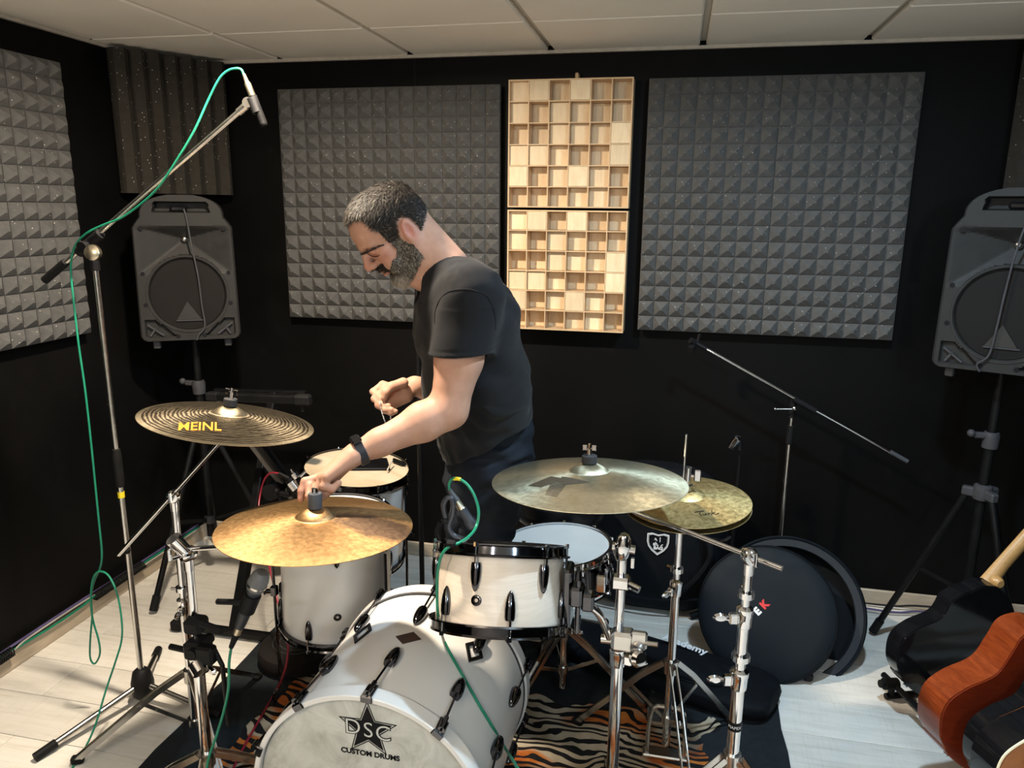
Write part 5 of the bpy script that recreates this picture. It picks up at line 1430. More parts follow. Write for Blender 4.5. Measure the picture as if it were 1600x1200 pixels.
for f_ in (.05, .88):
    q = r0 + rw * f_
    MB().tube([q - rx * .03 + Zv * .012, q + rx * .56 + Zv * .012], .011, 12).build('foot_tube', black_metal, rk)
    MB().tube([q - rx * .01 + Zv * .012, q - rx * .01 + Zv * .062], .011, 10).tube([q + rx * .14 + Zv * .012, q + rx * .14 + Zv * .062], .011, 10).build('post', black_metal, rk)
    MB().tube(spline([q + rx * .54 + Zv * .012, q + rx * .58 + Zv * .30, q + rx * .60 + Zv * .56], 6), .011, 12).build('upright', black_metal, rk)
MB().tube([r0 + rx * .60 + Zv * .56, r0 + rx * .60 + rw * .92 + Zv * .56], .011, 12).build('back_rail', black_metal, rk)
# ------------------------------------------------------------------ the man: one signed distance field, meshed with surface nets
class Field:
    def __init__(s, lo, hi, h):
        s.lo = np.array(lo, float); s.h = h
        s.n = np.ceil((np.array(hi) - s.lo) / h).astype(int) + 1
        s.a = np.full(s.n, .25, np.float32)
    def block(s, lo, hi, pad):
        i0 = np.clip(np.floor((np.array(lo) - pad - s.lo) / s.h).astype(int), 0, s.n - 1)
        i1 = np.clip(np.ceil((np.array(hi) + pad - s.lo) / s.h).astype(int) + 1, 1, s.n)
        sl = tuple(slice(a, b) for a, b in zip(i0, i1))
        g = [(s.lo[k] + s.h * np.arange(i0[k], i1[k])).astype(np.float32) for k in range(3)]
        return sl, g[0][:, None, None], g[1][None, :, None], g[2][None, None, :]
    def put(s, fn, lo, hi, k=.02, sub=False, pad=None):
        if np.any(np.array(hi) < s.lo) or np.any(np.array(lo) > s.lo + s.n * s.h): return
        sl, x, y, z = s.block(lo, hi, k * 1.2 + .02 if pad is None else pad)
        if min(b.stop - b.start for b in sl) <= 0: return
        d = fn(x, y, z).astype(np.float32)
        a = s.a[sl]
        if sub:
            h = np.clip(.5 - .5 * (a + d) / k, 0, 1)
            s.a[sl] = a * (1 - h) - d * h + k * h * (1 - h)
        else:
            h = np.clip(.5 + .5 * (d - a) / k, 0, 1)
            s.a[sl] = d * (1 - h) + a * h - k * h * (1 - h)
    def cone(s, a, b, ra, rb, k=.02, sq=None, sub=False):
        """round cone a-b; sq = (direction, factor) squashes the distance along a direction (flattened section)"""
        a = np.array(a, float); b = np.array(b, float)
        M = np.eye(3)
        if sq is not None:
            d = np.array(sq[0], float); d /= np.linalg.norm(d)
            M = np.eye(3) + (sq[1] - 1) * np.outer(d, d)
        A, B = M @ a, M @ b
        ba = B - A; L2 = max(ba @ ba, 1e-12)
        def fn(x, y, z):
            X = M[0, 0] * x + M[0, 1] * y + M[0, 2] * z - A[0]
            Y = M[1, 0] * x + M[1, 1] * y + M[1, 2] * z - A[1]
            Z = M[2, 0] * x + M[2, 1] * y + M[2, 2] * z - A[2]
            t = np.clip((X * ba[0] + Y * ba[1] + Z * ba[2]) / L2, 0, 1)
            return np.sqrt((X - ba[0] * t) ** 2 + (Y - ba[1] * t) ** 2 + (Z - ba[2] * t) ** 2) - (ra + (rb - ra) * t)
        m = max(ra, rb) * (1 if sq is None else max(1, 1 / sq[1]))
        s.put(fn, np.minimum(a, b) - m, np.maximum(a, b) + m, k, sub)
    def ell(s, c, r, k=.02, R=None, sub=False):
        """ellipsoid, R columns = its axes"""
        c = np.array(c, float); r = np.array(r, float)
        R = np.eye(3) if R is None else np.array(R)
        def fn(x, y, z):
            dx, dy, dz = x - c[0], y - c[1], z - c[2]
            q = [(R[0, i] * dx + R[1, i] * dy + R[2, i] * dz) / r[i] for i in range(3)]
            k0 = np.sqrt(q[0] ** 2 + q[1] ** 2 + q[2] ** 2)
            k1 = np.sqrt((q[0] / r[0]) ** 2 + (q[1] / r[1]) ** 2 + (q[2] / r[2]) ** 2)
            return k0 * (k0 - 1) / np.maximum(k1, 1e-6)
        m = r.max()
        s.put(fn, c - m, c + m, k, sub)
    def mesh(s):
        a = s.a; ins = a < 0
        nx, ny, nz = a.shape
        c = np.zeros((nx - 1, ny - 1, nz - 1), np.uint8)
        offs = [(i, j, k) for i in (0, 1) for j in (0, 1) for k in (0, 1)]
        for i, j, k in offs: c += ins[i:nx - 1 + i, j:ny - 1 + j, k:nz - 1 + k]
        act = np.argwhere((c > 0) & (c < 8))
        vals = np.stack([a[act[:, 0] + i, act[:, 1] + j, act[:, 2] + k] for i, j, k in offs], 1)
        P = np.zeros((len(act), 3)); W = np.zeros(len(act))
        for p in range(8):
            for q in range(p + 1, 8):
                df = [offs[q][t] - offs[p][t] for t in range(3)]
                if sum(abs(v) for v in df) != 1: continue
                m = (vals[:, p] < 0) != (vals[:, q] < 0)
                t = np.where(m, vals[:, p] / np.where(m, vals[:, p] - vals[:, q], 1), 0)
                pt = np.array(offs[p])[None] + t[:, None] * np.array(df)[None]
                P += np.where(m[:, None], pt, 0); W += m
        V = s.lo + (act + P / W[:, None]) * s.h
        idx = np.full(c.shape, -1, np.int32)
        idx[act[:, 0], act[:, 1], act[:, 2]] = np.arange(len(act))
        F = []
        for ax in range(3):
            o1, o2 = (ax + 1) % 3, (ax + 2) % 3
            sa = [slice(None)] * 3; sb = [slice(None)] * 3
            sa[ax] = slice(0, -1); sb[ax] = slice(1, None)
            A, B = ins[tuple(sa)], ins[tuple(sb)]
            e = np.argwhere(A != B)
            e = e[(e[:, o1] > 0) & (e[:, o2] > 0) & (e[:, o1] < a.shape[o1] - 1) & (e[:, o2] < a.shape[o2] - 1)]
            fl = A[e[:, 0], e[:, 1], e[:, 2]]
            q = []
            for d1, d2 in ((-1, -1), (0, -1), (0, 0), (-1, 0)):
                p = e.copy(); p[:, o1] += d1; p[:, o2] += d2
                q.append(idx[p[:, 0], p[:, 1], p[:, 2]])
            q = np.stack(q, 1)
            q[~fl] = q[~fl][:, ::-1]
            F.append(q)
        return V, np.concatenate(F)
def np_mesh(name, V, F, mat, parent, label=None, attrs=None, smooth=True):
    o = WM[parent.name].translation
    me = D2.meshes.new(name)
    V = np.asarray(V, np.float32) - np.array(o, np.float32)
    n = F.shape[1]
    me.vertices.add(len(V)); me.vertices.foreach_set('co', V.ravel())
    me.loops.add(F.size); me.loops.foreach_set('vertex_index', F.astype(np.int32).ravel())
    me.polygons.add(len(F)); me.polygons.foreach_set('loop_start', np.arange(0, F.size, n, dtype=np.int32))
    me.update(calc_edges=True); me.validate()
    if smooth: me.shade_smooth()
    for k, v in (attrs or {}).items():
        at_ = me.attributes.new(k, 'FLOAT', 'POINT'); at_.data.foreach_set('value', np.asarray(v, np.float32))
    me.materials.append(mat)
    ob = D2.objects.new(name, me); COL.objects.link(ob); ob.parent = parent
    WM[ob.name] = WM[parent.name]
    if label: ob['label'] = label
    return ob
def vnormals(V, F):
    n = np.cross(V[F[:, 2]] - V[F[:, 0]], V[F[:, 3]] - V[F[:, 1]])
    N = np.zeros_like(V)
    for k in range(4): np.add.at(N, F[:, k], n)
    return N / np.maximum(np.linalg.norm(N, axis=1, keepdims=True), 1e-9)
def A3(v): return np.array(v, float)

# --- joints
PF = A3((-.955, -.29, 0)); PF /= np.linalg.norm(PF)             # chest faces the left of the room
PL_ = A3((.29, -.955, 0)); PL_ /= np.linalg.norm(PL_)           # his left, towards the camera
man = thing('person', 'bearded man in black t-shirt and dark jeans leaning over to the golden crash cymbal', 'person', (-.52, 2.18, 0))
pel = A3(at(764, 712, 2.17)); bel = A3(at(745, 600, 2.10)); che = A3(at(728, 500, 2.03)); upc = A3(at(716, 462, 1.99))
nkb = A3(at(684, 408, 1.955)); 
hip_l = pel + PL_ * .09 - A3((0, 0, .04)); hip_r = pel - PL_ * .09 - A3((0, 0, .04))
kne_l = A3((hip_l[0] - .03, hip_l[1] + .02, .50)); kne_r = A3((hip_r[0] - .09, hip_r[1] + .0, .50))
ank_l = A3((kne_l[0] + .04, kne_l[1] + .05, .09)); ank_r = A3((kne_r[0] + .02, kne_r[1] + .04, .09))
sho_l = A3(at(737, 462, 1.86)); elb_l = A3(at(701, 640, 1.80)); wri_l = A3(at(556, 709, 1.655))
sho_r = A3(at(716, 462, 2.19)); elb_r = A3(at(722, 622, 2.36)); wri_r = A3(at(648, 603, 2.22))
# --- head frame
ear_c = A3(at(636, 365, 1.875))
vd = np.array(CPOS) - ear_c; vd[2] = 0; vd /= np.linalg.norm(vd)
pl = A3((-vd[1] * -1, vd[0] * -1, 0)); pl = A3((vd[1], -vd[0], 0)); pl = pl if pl[0] < 0 else -pl
ph = math.radians(15); fh = pl * math.cos(ph) + vd * math.sin(ph)
pt = math.radians(44)
HF = fh * math.cos(pt) - A3((0, 0, 1)) * math.sin(pt)           # face direction
HU = fh * math.sin(pt) + A3((0, 0, 1)) * math.cos(pt)           # crown direction
HL = np.cross(HU, HF)                                           # his left (towards the camera)
HS = 1.035
HO = ear_c - HL * .076 * HS
def H(x, y, z): return HO + (HF * x + HL * y + HU * z) * HS
HR = np.stack([HF, HL, HU], 1)
def hE(f, c, r, k=.012, sub=False): f.ell(H(*c), np.array(r) * HS, k, HR, sub)
def hC(f, a, b, ra, rb, k=.01, sub=False): f.cone(H(*a), H(*b), ra * HS, rb * HS, k, None, sub)
def head(f):
    hE(f, (.002, 0, .048), (.093, .075, .074), .02)
    hE(f, (.030, 0, .058), (.066, .066, .068), .02)
    hE(f, (-.030, 0, .035), (.058, .067, .060), .02)
    hE(f, (.045, 0, -.005), (.050, .060, .062), .02)
    for s in (-1, 1):
        hC(f, (.008, s * .057, -.045), (.070, s * .022, -.082), .019, .020, .02)
        hC(f, (.004, s * .060, .0), (.010, s * .057, -.048), .016, .018, .02)
        hE(f, (.066, s * .043, .006), (.020, .018, .016), .016)
        hC(f, (.0925, s * .010, .0425), (.077, s * .045, .0395), .0115, .0105, .010)
        hE(f, (.062, s * .038, -.036), (.026, .020, .030), .018)
    hC(f, (.080, -.012, -.086), (.080, .012, -.086), .018, .018, .016)
    hC(f, (.030, -.03, -.062), (.030, .03, -.062), .028, .028, .03)
    hE(f, (.080, 0, -.032), (.022, .032, .024), .014)                      # muzzle
    for s in (-1, 1): hE(f, (.103, s * .030, .025), (.020, .0175, .0125), .008, True)   # eye sockets
    for s in (-1, 1): hE(f, (.0800, s * .031, .0240), (.0142, .0155, .0130), .002)
    for s in (-1, 1): hC(f, (.0915, s * .021, .0165), (.0865, s * .043, .0180), .0022, .0022, .003)       # lids
    hC(f, (.094, 0, .036), (.116, 0, -.002), .0088, .0112, .010)            # nose
    hE(f, (.1165, 0, -.006), (.0130, .0130, .0110), .006)
    for s in (-1, 1): hE(f, (.106, s * .0130, -.0105), (.0120, .0090, .0090), .005)
    for s in (-1, 1): hE(f, (.1095, s * .0080, -.0200), (.0055, .004, .004), .003, True)
    hE(f, (.0985, 0, -.0355), (.0095, .0225, .0062), .005)                  # lips
    hE(f, (.0965, 0, -.0475), (.0095, .0195, .0065), .005)
    hE(f, (.108, 0, -.0415), (.012, .020, .0022), .002, True)
    for s in (-1, 1):                                                       # ears
        tilt = HR @ np.array(Matrix.Rotation(math.radians(-14), 3, 'Y')) @ np.array(Matrix.Rotation(math.radians(s * 16), 3, 'Z'))
        f.ell(H(-.009, s * .0785, .001), np.array((.0185, .0085, .0325)) * HS, .006, tilt)
        f.ell(H(-.008, s * .090, .004), np.array((.0120, .0088, .0225)) * HS, .003, tilt, True)
        f.ell(H(.001, s * .0775, -.025), np.array((.010, .007, .011)) * HS, .005, tilt)
        f.ell(H(.005, s * .079, -.003), np.array((.006, .006, .009)) * HS, .004, tilt)
    f.cone(H(-.030, 0, -.012), nkb + A3((.02, 0, -.02)), .060, .066, .03)
    f.cone(H(-.005, 0, -.045), nkb + PF * .03 + A3((0, 0, -.03)), .048, .052, .03)
SQT = .70
def torso(f, g=0., k=.05):
    sq = (PL_, SQT)
    if g > 0: f.cone(pel, bel, .134 + g, .143 + g, k, sq)
    else: bel_ = A3(at(738, 570, 2.08))
    g2 = g if g > 0 else g - .022
    f.cone(bel if g > 0 else bel_, che, .143 + g2, .134 + g2, k, sq)
    f.cone(che, upc, .134 + g2, .100 + g2, k, sq)
    for a, sg in ((sho_l, 1), (sho_r, -1)):
        f.cone(nkb + PL_ * sg * .03 + A3((.025, 0, -.035)), a + A3((0, 0, -.005)), .050 + g, .064 + g, k)
        f.cone(upc + PL_ * sg * .07 - A3((0, 0, .05)), a, .085 + g, .064 + g, k)
def arm(f, a, b, c, g=0.):
    f.cone(a, a * .45 + b * .55, .064 + g, .060 + g, .02)
    f.cone(a * .45 + b * .55, b, .060 + g, .047 + g, .02)
    f.cone(b, b * .72 + c * .28, .046 + g, .0485 + g, .025)
    f.cone(b * .72 + c * .28, b * .25 + c * .75, .0485 + g, .033 + g, .02)
    f.cone(b * .25 + c * .75, c, .033 + g, .028 + g, .02)
def finger(f, pts, r0, r1, k=.0045):
    n = len(pts) - 1
    for i in range(n): f.cone(pts[i], pts[i + 1], r0 + (r1 - r0) * i / n, r0 + (r1 - r0) * (i + 1) / n, k)
def hand_left(f):
    kn = A3(at(503, 748, 1.60))                                # knuckle row, index side
    d = (kn - wri_l); d /= np.linalg.norm(d)
    nrm = np.cross(d, A3((0, 1, 0))); nrm /= np.linalg.norm(nrm)
    if nrm[2] < 0: nrm = -nrm
    sd = np.cross(nrm, d); sd = sd if sd[1] < 0 else -sd        # towards the camera (little finger side)
    f.cone(wri_l, wri_l + d * .03, .028, .030, .015, (nrm, 1.25))
    k4 = [kn - sd * .030 + nrm * .002, kn - sd * .010 + nrm * .004, kn + sd * .012 + nrm * .001 - d * .004, kn + sd * .031 - nrm * .004 - d * .012]
    for i, q in enumerate(k4):
        f.cone(wri_l + d * .022 + (q - kn) * .55, q, .0205, .0135, .012)
    tip = A3(at(474, 779, 1.545)); dwn = A3((0, 0, -1))
    # index and middle reach down past the nut, ring and little curl under the palm
    i_t = A3(at(470, 780, 1.56)); m_t = A3(at(483, 789, 1.54))
    finger(f, [k4[1], k4[1] * .45 + i_t * .55 + nrm * .022 - d * .002, k4[1] * .18 + i_t * .82 + nrm * .012, i_t], .0112, .0078)
    finger(f, [k4[0], k4[0] * .45 + m_t * .55 + nrm * .020, k4[0] * .18 + m_t * .82 + nrm * .010, m_t + A3((0, .022, .004))], .0108, .0078)
    finger(f, [k4[2], k4[2] + d * .028 - nrm * .014, k4[2] + d * .020 - nrm * .036, k4[2] - d * .003 - nrm * .036], .0112, .0085)
    finger(f, [k4[3], k4[3] + d * .019 - nrm * .013, k4[3] + d * .008 - nrm * .030, k4[3] - d * .012 - nrm * .028], .0104, .0080)
    th = wri_l + d * .028 - sd * .024 - nrm * .008
    t_t = A3(at(497, 781, 1.565))
    finger(f, [th, th * .5 + t_t * .5 - sd * .020 + nrm * .004, t_t * .75 + th * .25 - sd * .008, t_t], .0155, .0090, .008)
def hand_right(f):
    P = lambda x, y, Y: A3(at(x, y, Y))
    palm = P(624, 612, 2.19)
    f.cone(wri_r, palm, .028, .031, .02, (A3((.2, -.5, .8)), 1.12))
    kn = [P(598, 601, 2.185), P(601, 610, 2.165), P(605, 621, 2.15), P(612, 631, 2.14)]
    mid = [P(583, 612, 2.165), P(585, 623, 2.145), P(591, 633, 2.13), P(601, 641, 2.125)]
    end = [P(595, 623, 2.135), P(596, 632, 2.122), P(602, 640, 2.112), P(611, 645, 2.112)]
    tip = [P(602, 623, 2.125), P(607, 634, 2.115), P(612, 640, 2.110), P(618, 643, 2.114)]
    for i in range(4):
        f.cone(palm + (kn[i] - palm) * .2, kn[i], .019, .0125, .012)
        finger(f, [kn[i], mid[i], end[i], tip[i]], .0118 - .0008 * (i > 2), .0082)
    finger(f, [P(630, 598, 2.165), P(612, 604, 2.138), P(603, 613, 2.122), P(600, 621, 2.116)], .0165, .0092, .008)
    f.cone(P(634, 618, 2.18), P(612, 632, 2.15), .024, .016, .015)

RES = .0026
lo = np.minimum.reduce([A3(at(455, 800, 1.5)), A3((-1.0, 1.50, .93))]) ; hi = A3((-.33, 2.46, 1.80))
fb = Field((-.99, 1.49, .925), (-.36, 2.44, 1.79), RES)
torso(fb, -.012)
arm(fb, sho_l, elb_l, wri_l); arm(fb, sho_r, elb_r, wri_r)
head(fb); hand_left(fb); hand_right(fb)
V, F = fb.mesh()
N = vnormals(V, F)
loc = (V - HO) @ HR / HS                                      # head coordinates of every vertex
lx, ly, lz = loc[:, 0], loc[:, 1], loc[:, 2]
near = (np.abs(lx) < .14) & (np.abs(ly) < .1) & (lz > -.12) & (lz < .16)
def bump(c, r): return np.exp(-(((loc - np.array(c)) / np.array(r)) ** 2).sum(1))
red = np.zeros(len(V))
red += .8 * bump((.100, 0, -.041), (.014, .021, .011)) + .55 * bump((.116, 0, -.002), (.02, .018, .018)) + .45 * bump((.07, .045, .0), (.025, .03, .02)) + .7 * bump((-.008, .083, .004), (.02, .012, .03)) + .7 * bump((-.008, -.083, .004), (.02, .012, .03)) + .3 * bump((.085, .03, .02), (.02, .02, .012))
for q in (A3(at(474, 779, 1.56)), A3(at(505, 752, 1.62)), A3(at(598, 625, 2.15)), elb_l): red += .35 * np.exp(-(((V - q) / .03) ** 2).sum(1))
skin = NT('skin')
_at = skin.n('ShaderNodeAttribute', attribute_name='ruddy')
_n = skin.noise(26, 5, .65); _n2 = skin.noise(260, 2)
_c = skin.ramp(_n, [(.3, (.37, .205, .145)), (.7, (.46, .265, .19))])
_c = skin.mix(skin.math('MINIMUM', _at.outputs['Fac'], .9), _c, (.38, .115, .085))
skin.set(Base_Color=_c, Roughness=.55, Subsurface_Weight=.12, Subsurface_Scale=.02, Specular_IOR_Level=.22)
skin.b.inputs['Subsurface Radius'].default_value = (.9, .35, .2)
skin.bump(_n2, .10, .0006); skin = skin.m
# drop faces hidden under shirt? kept: the body is one continuous surface
np_mesh('body', V, F, skin, man, attrs={'ruddy': red})

# --- hair: a cap lifted off the scalp plus short strands, and the beard the same way
def smooth01(t): return np.clip(t, 0, 1) ** 2 * (3 - 2 * np.clip(t, 0, 1))
earm = (np.abs(ly) > .066) & (((lx + .008) / .026) ** 2 + ((lz - .004) / .040) ** 2 < 1)
front_line = .097 + .42 * np.maximum(0, lx - .045) - .010 * np.exp(-(ly / .025) ** 2)
m_scalp = np.minimum(np.maximum((.050 - lx) / .012, (lz - front_line) / .010), np.where(lx < -.004, (lz + .022 + .35 * np.minimum(0, lx + .03)) / .012, (lz - .010) / .010))
m_scalp = np.where(near & ~earm, m_scalp, -1)
cheek = .046 + 1.15 * np.maximum(0, -.012 - lz)
m_beard = np.minimum.reduce([(cheek - lx) / .010, (lx - .006 + .1 * (lz + .03)) / .010, (.014 - lz) / .010, (lz + .060 + .50 * (lx - .0)) / .012])
m_mous = np.minimum.reduce([(.034 - np.abs(ly)) / .006, (-.0150 - lz - .35 * np.abs(ly) * 0) / .004, (lz + .0345 + .25 * np.abs(ly)) / .004, (lx - .066) / .006])
m_chin = np.minimum.reduce([(.036 - np.abs(ly)) / .010, (-.0555 - lz) / .004, (lx - .05) / .01, (lz + .060 + .50 * lx) / .012])
m_side = np.minimum.reduce([(np.abs(ly) - .0225) / .004, (-.022 - lz) / .006, (lx - .06) / .01, (lz + .060 + .50 * lx) / .012, (cheek + .014 - lx) / .006])
lip = (np.abs(ly) < .021) & (lz < -.0335) & (lz > -.0535) & (lx > .086)
m_b = np.where(near & ~earm & ~lip & (np.abs(lx) < .13), np.maximum.reduce([m_beard, m_mous, m_chin, m_side]), -1)
def cap(mask, thick, name, mat, noise_amp, grey):
    w = smooth01(mask)
    keep = (w[F] > 0.02).all(1)
    Fk = F[keep]; used = np.unique(Fk); mp = np.full(len(V), -1); mp[used] = np.arange(len(used))
    nz = np.sin(V @ np.array([310, 190, 240.]) + 2 * np.sin(V @ np.array([90, -70, 120.]))) * np.sin(V @ np.array([-170, 330, 120.]) + 2 * np.sin(V @ np.array([-80, 110, 60.]))) + RNG.normal(0, .5, len(V))
    off = (thick * (1 + noise_amp * nz)) * w - .0004
    return np_mesh(name, (V + N * off[:, None])[used], mp[Fk], mat, man, attrs={'grey': grey[used]})
def strands(mask, name, mat, count, length, width, flow, grey, lift, parent_thick):
    """short tapered blades growing from the skin, bent along the flow direction"""
    w = smooth01(mask); idx = np.where(w > .25)[0]
    pick = RNG.choice(idx, count)
    P0 = V[pick] + RNG.normal(0, .0016, (count, 3)); n = N[pick]
    fl = flow(pick) + RNG.normal(0, .35, (count, 3))
    fl -= n * (fl * n).sum(1, keepdims=True); fl /= np.maximum(np.linalg.norm(fl, axis=1, keepdims=True), 1e-6)
    L = length(pick) * RNG.uniform(.6, 1.25, count)
    P0 = P0 + n * (parent_thick * w[pick] * .55)[:, None]
    P1 = P0 + (n * lift + fl * (1 - lift)) * (L * .5)[:, None]; P2 = P1 + (n * lift * .3 + fl) * (L * .55)[:, None]
    sd = np.cross(fl, n) * width
    vs = np.concatenate([P0 - sd, P0 + sd, P1 - sd * .8, P1 + sd * .8, P2], 0)
    c = count; i = np.arange(c)
    fs = np.concatenate([np.stack([i, i + c, i + 3 * c, i + 2 * c], 1), np.stack([i + 2 * c, i + 3 * c, i + 4 * c, i + 4 * c], 1)], 0)
    me_f = fs.tolist()
    me_f = [tuple(q) if q[2] != q[3] else tuple(q[:3]) for q in me_f]
    me = D2.meshes.new(name)
    me.from_pydata((vs - np.array(WM[man.name].translation)).tolist(), [], me_f)
    g = np.clip(grey[pick] + RNG.normal(0, .22, c), 0, 1)
    at_ = me.attributes.new('grey', 'FLOAT', 'POINT'); at_.data.foreach_set('value', np.tile(g, 5).astype(np.float32))
    me.materials.append(mat); me.shade_smooth()
    ob = D2.objects.new(name, me); COL.objects.link(ob); ob.parent = man; ob['kind'] = 'stuff'
    return ob
hair_mat = NT('hair')
_a = hair_mat.n('ShaderNodeAttribute', attribute_name='grey')
hair_mat.set(Base_Color=hair_mat.ramp(_a.outputs['Fac'], [(0, (.010, .008, .007)), (.40, (.045, .036, .028)), (1, (.40, .37, .32))]), Roughness=.62, Specular_IOR_Level=.2)
hair_mat = hair_mat.m
g_h = np.clip(.05 + .16 * smooth01((lx - .01) / .07) + .16 * smooth01((.03 - lz) / .05), 0, 1)
g_b = np.clip(.50 + .45 * smooth01((lx - .05) / .05) * smooth01((-.055 - lz) / .02) - .38 * ((np.abs(ly) < .035) & (lz > -.056) & (lx > .075)), 0, 1)
th_h = np.where(lz > .075, .009, .003 + .006 * smooth01((lz - .0) / .075))
cap(m_scalp, th_h * .75, 'hair', hair_mat, .12, g_h * .6)
cap(m_b, .0022, 'beard', hair_mat, .2, g_b * .8)
fl_h = lambda p: np.where((lz[p] > .06)[:, None], HF[None] * .9 - HU[None] * .15, -HU[None] * .7 - HF[None] * .6)
strands(m_scalp, 'hair_strands', hair_mat, 26000, lambda p: np.where(lz[p] > .06, .021, .009), .0008, fl_h, g_h, .42, th_h.max() * .6 if False else .006)
fl_b = lambda p: -HU[None].repeat(len(p), 0) + HF[None] * .25
strands(m_b, 'beard_strands', hair_mat, 13000, lambda p: np.where(lz[p] < -.06, .012, .007), .0006, fl_b, g_b, .4, .002)
def on_body(px, py, off=.0006):
    d_ = np.array(ray(px, py)); d_ /= np.linalg.norm(d_)
    q = V - np.array(CPOS); tt = q @ d_; pr = np.linalg.norm(q - tt[:, None] * d_, axis=1)
    c_ = np.where(pr < .0035)[0]
    j = c_[np.argmin(tt[c_])]
    return Vector(np.array(CPOS) + d_ * tt[j] + N[j] * off)
eyebrow = MB()
bl = [(562.5, 397.5), (568, 396), (575, 393), (583, 388.5), (591, 385), (598, 383.5)]
for i in range(210):
    u = random.random() ** .85 * (len(bl) - 1.001); k = int(u); f_ = u - k
    x = bl[k][0] * (1 - f_) + bl[k + 1][0] * f_; y = bl[k][1] * (1 - f_) + bl[k + 1][1] * f_
    y += random.gauss(0, .9 if k < 4 else .5)
    p = on_body(x, y, .0003); q = on_body(x + random.uniform(1.5, 3.2), y - random.uniform(.4, 2.0), .0022)
    eyebrow.bar(p, q, .0009, .0009)
for i in range(110):                                    # the far brow
    u = random.random(); x, y, z = .1005 - .020 * u ** 1.5, -(.012 + .040 * u), .0435 + .006 * math.sin(u * 2.6) + random.uniform(-.003, .003)
    eyebrow.bar(Vector(H(x + .002, y, z)), Vector(H(x - .002, y - .008, z + .002)), .0009, .0009)
eyebrow.build('eyebrow', simple('brow_hair', (.030, .019, .013), .7), man)
lash = MB()
lash.tube([on_body(x, y, .0004) for x, y in ((573.5, 395.8), (577, 398.2), (581, 400.0), (585.5, 400.9), (590, 400.4), (594, 398.8))], [.0006, .0010, .0013, .0013, .0011, .0006], 6)
lash.tube(spline([H(.0850, -.019, .0195), H(.0945, -.025, .0172), H(.0955, -.031, .0165), H(.093, -.038, .0168), H(.0855, -.0435, .0185)], 5), .0011, 6)
lash.build('eyelashes', black_print, man)

# --- t-shirt
def fold(amp, fr, d1, ph=0.):
    d1 = np.array(d1, float); d1 /= np.linalg.norm(d1)
    def g(x, y, z):
        w = .018 * np.sin(23 * z + 9 * x + ph) + .012 * np.sin(31 * y - 17 * z)
        return amp * np.sin((d1[0] * x + d1[1] * y + d1[2] * z + w) * fr + ph)
    return g
SR = .0036
def sgrid(f): 
    q = [f.lo[k] + f.h * np.arange(f.n[k]) for k in range(3)]
    return q[0][:, None, None].astype(np.float32), q[1][None, :, None].astype(np.float32), q[2][None, None, :].astype(np.float32)
fs_ = Field((-.86, 1.72, .93), (-.36, 2.44, 1.66), SR)
torso(fs_, .006, .05)
X_, Y_, Z_ = sgrid(fs_)
hem0 = A3(at(834, 655, 2.1)); hem1 = A3(at(692, 727, 2.06))
sl = (hem1[2] - hem0[2]) / (hem1[0] - hem0[0])
fs_.a = np.maximum(fs_.a, (hem0[2] + (X_ - hem0[0]) * sl) - Z_ + 0 * Y_)
fs_.a += fold(.0022, 48, (.5, .2, .85), .4)(X_, Y_, Z_) * (Z_ < 1.42) + fold(.0016, 85, (-.6, .35, .7), 1.7)(X_, Y_, Z_) + fold(.0016, 120, (.8, -.4, .3), 2.9)(X_, Y_, Z_) * (Z_ < 1.15)
for a, b in ((sho_l, elb_l), (sho_r, elb_r)):
    e = a + (b - a) * .50
    sv = Field(fs_.lo, fs_.lo + (fs_.n - 1.5) * SR, SR)
    sv.cone(a, e + (b - a) * .15, .074, .080, .03)
    u = A3((.04, 0, -1)); u /= np.linalg.norm(u)
    w_ = (b - a) / np.linalg.norm(b - a)
    t_ = (X_ - a[0]) * w_[0] + (Y_ - a[1]) * w_[1] + (Z_ - a[2]) * w_[2]
    cut = (X_ - e[0]) * u[0] + (Y_ - e[1]) * u[1] + (Z_ - e[2]) * u[2]
    rad = np.sqrt(np.maximum((X_ - a[0]) ** 2 + (Y_ - a[1]) ** 2 + (Z_ - a[2]) ** 2 - t_ ** 2, 0))
    va = np.maximum(sv.a, cut)
    va = va.astype(np.float32)
    va += (.0016 * np.exp(-((cut + .014) / .0032) ** 2) * (rad > .068)).astype(np.float32)
    k = .03
    h = np.clip(.5 + .5 * (va - fs_.a) / k, 0, 1)
    fs_.a = va * (1 - h) + fs_.a * h - k * h * (1 - h)
for (a, b) in ((sho_l, elb_l), (sho_r, elb_r)):
    e = a + (b - a) * .50; w_ = (b - a) / np.linalg.norm(b - a); u = A3((.04, 0, -1)); u /= np.linalg.norm(u)
    t_ = (X_ - a[0]) * w_[0] + (Y_ - a[1]) * w_[1] + (Z_ - a[2]) * w_[2]
    cut = (X_ - e[0]) * u[0] + (Y_ - e[1]) * u[1] + (Z_ - e[2]) * u[2]
    rad = np.sqrt(np.maximum((X_ - a[0]) ** 2 + (Y_ - a[1]) ** 2 + (Z_ - a[2]) ** 2 - t_ ** 2, 0))
    fs_.a = np.maximum(fs_.a, np.minimum(np.minimum(.0665 - rad, cut + .05), .045 - cut)).astype(np.float32)
fs_.cone(H(-.03, 0, -.01), nkb + A3((.018, 0, -.028)) , .070, .074, .006, None, True)
fs_.cone(H(-.005, 0, -.045), nkb + PF * .055 + A3((0, 0, -.055)), .056, .058, .006, None, True)
Vs, Fs_ = fs_.mesh()
shirt_mat = simple('black_cotton', (.0085, .0088, .0105), .85, 0, .15, 40, bump=.35, bscale=900, Sheen_Weight=.06, Sheen_Roughness=.5, Specular_IOR_Level=.12)
np_mesh('t_shirt', Vs, Fs_, shirt_mat, man)
sm = []
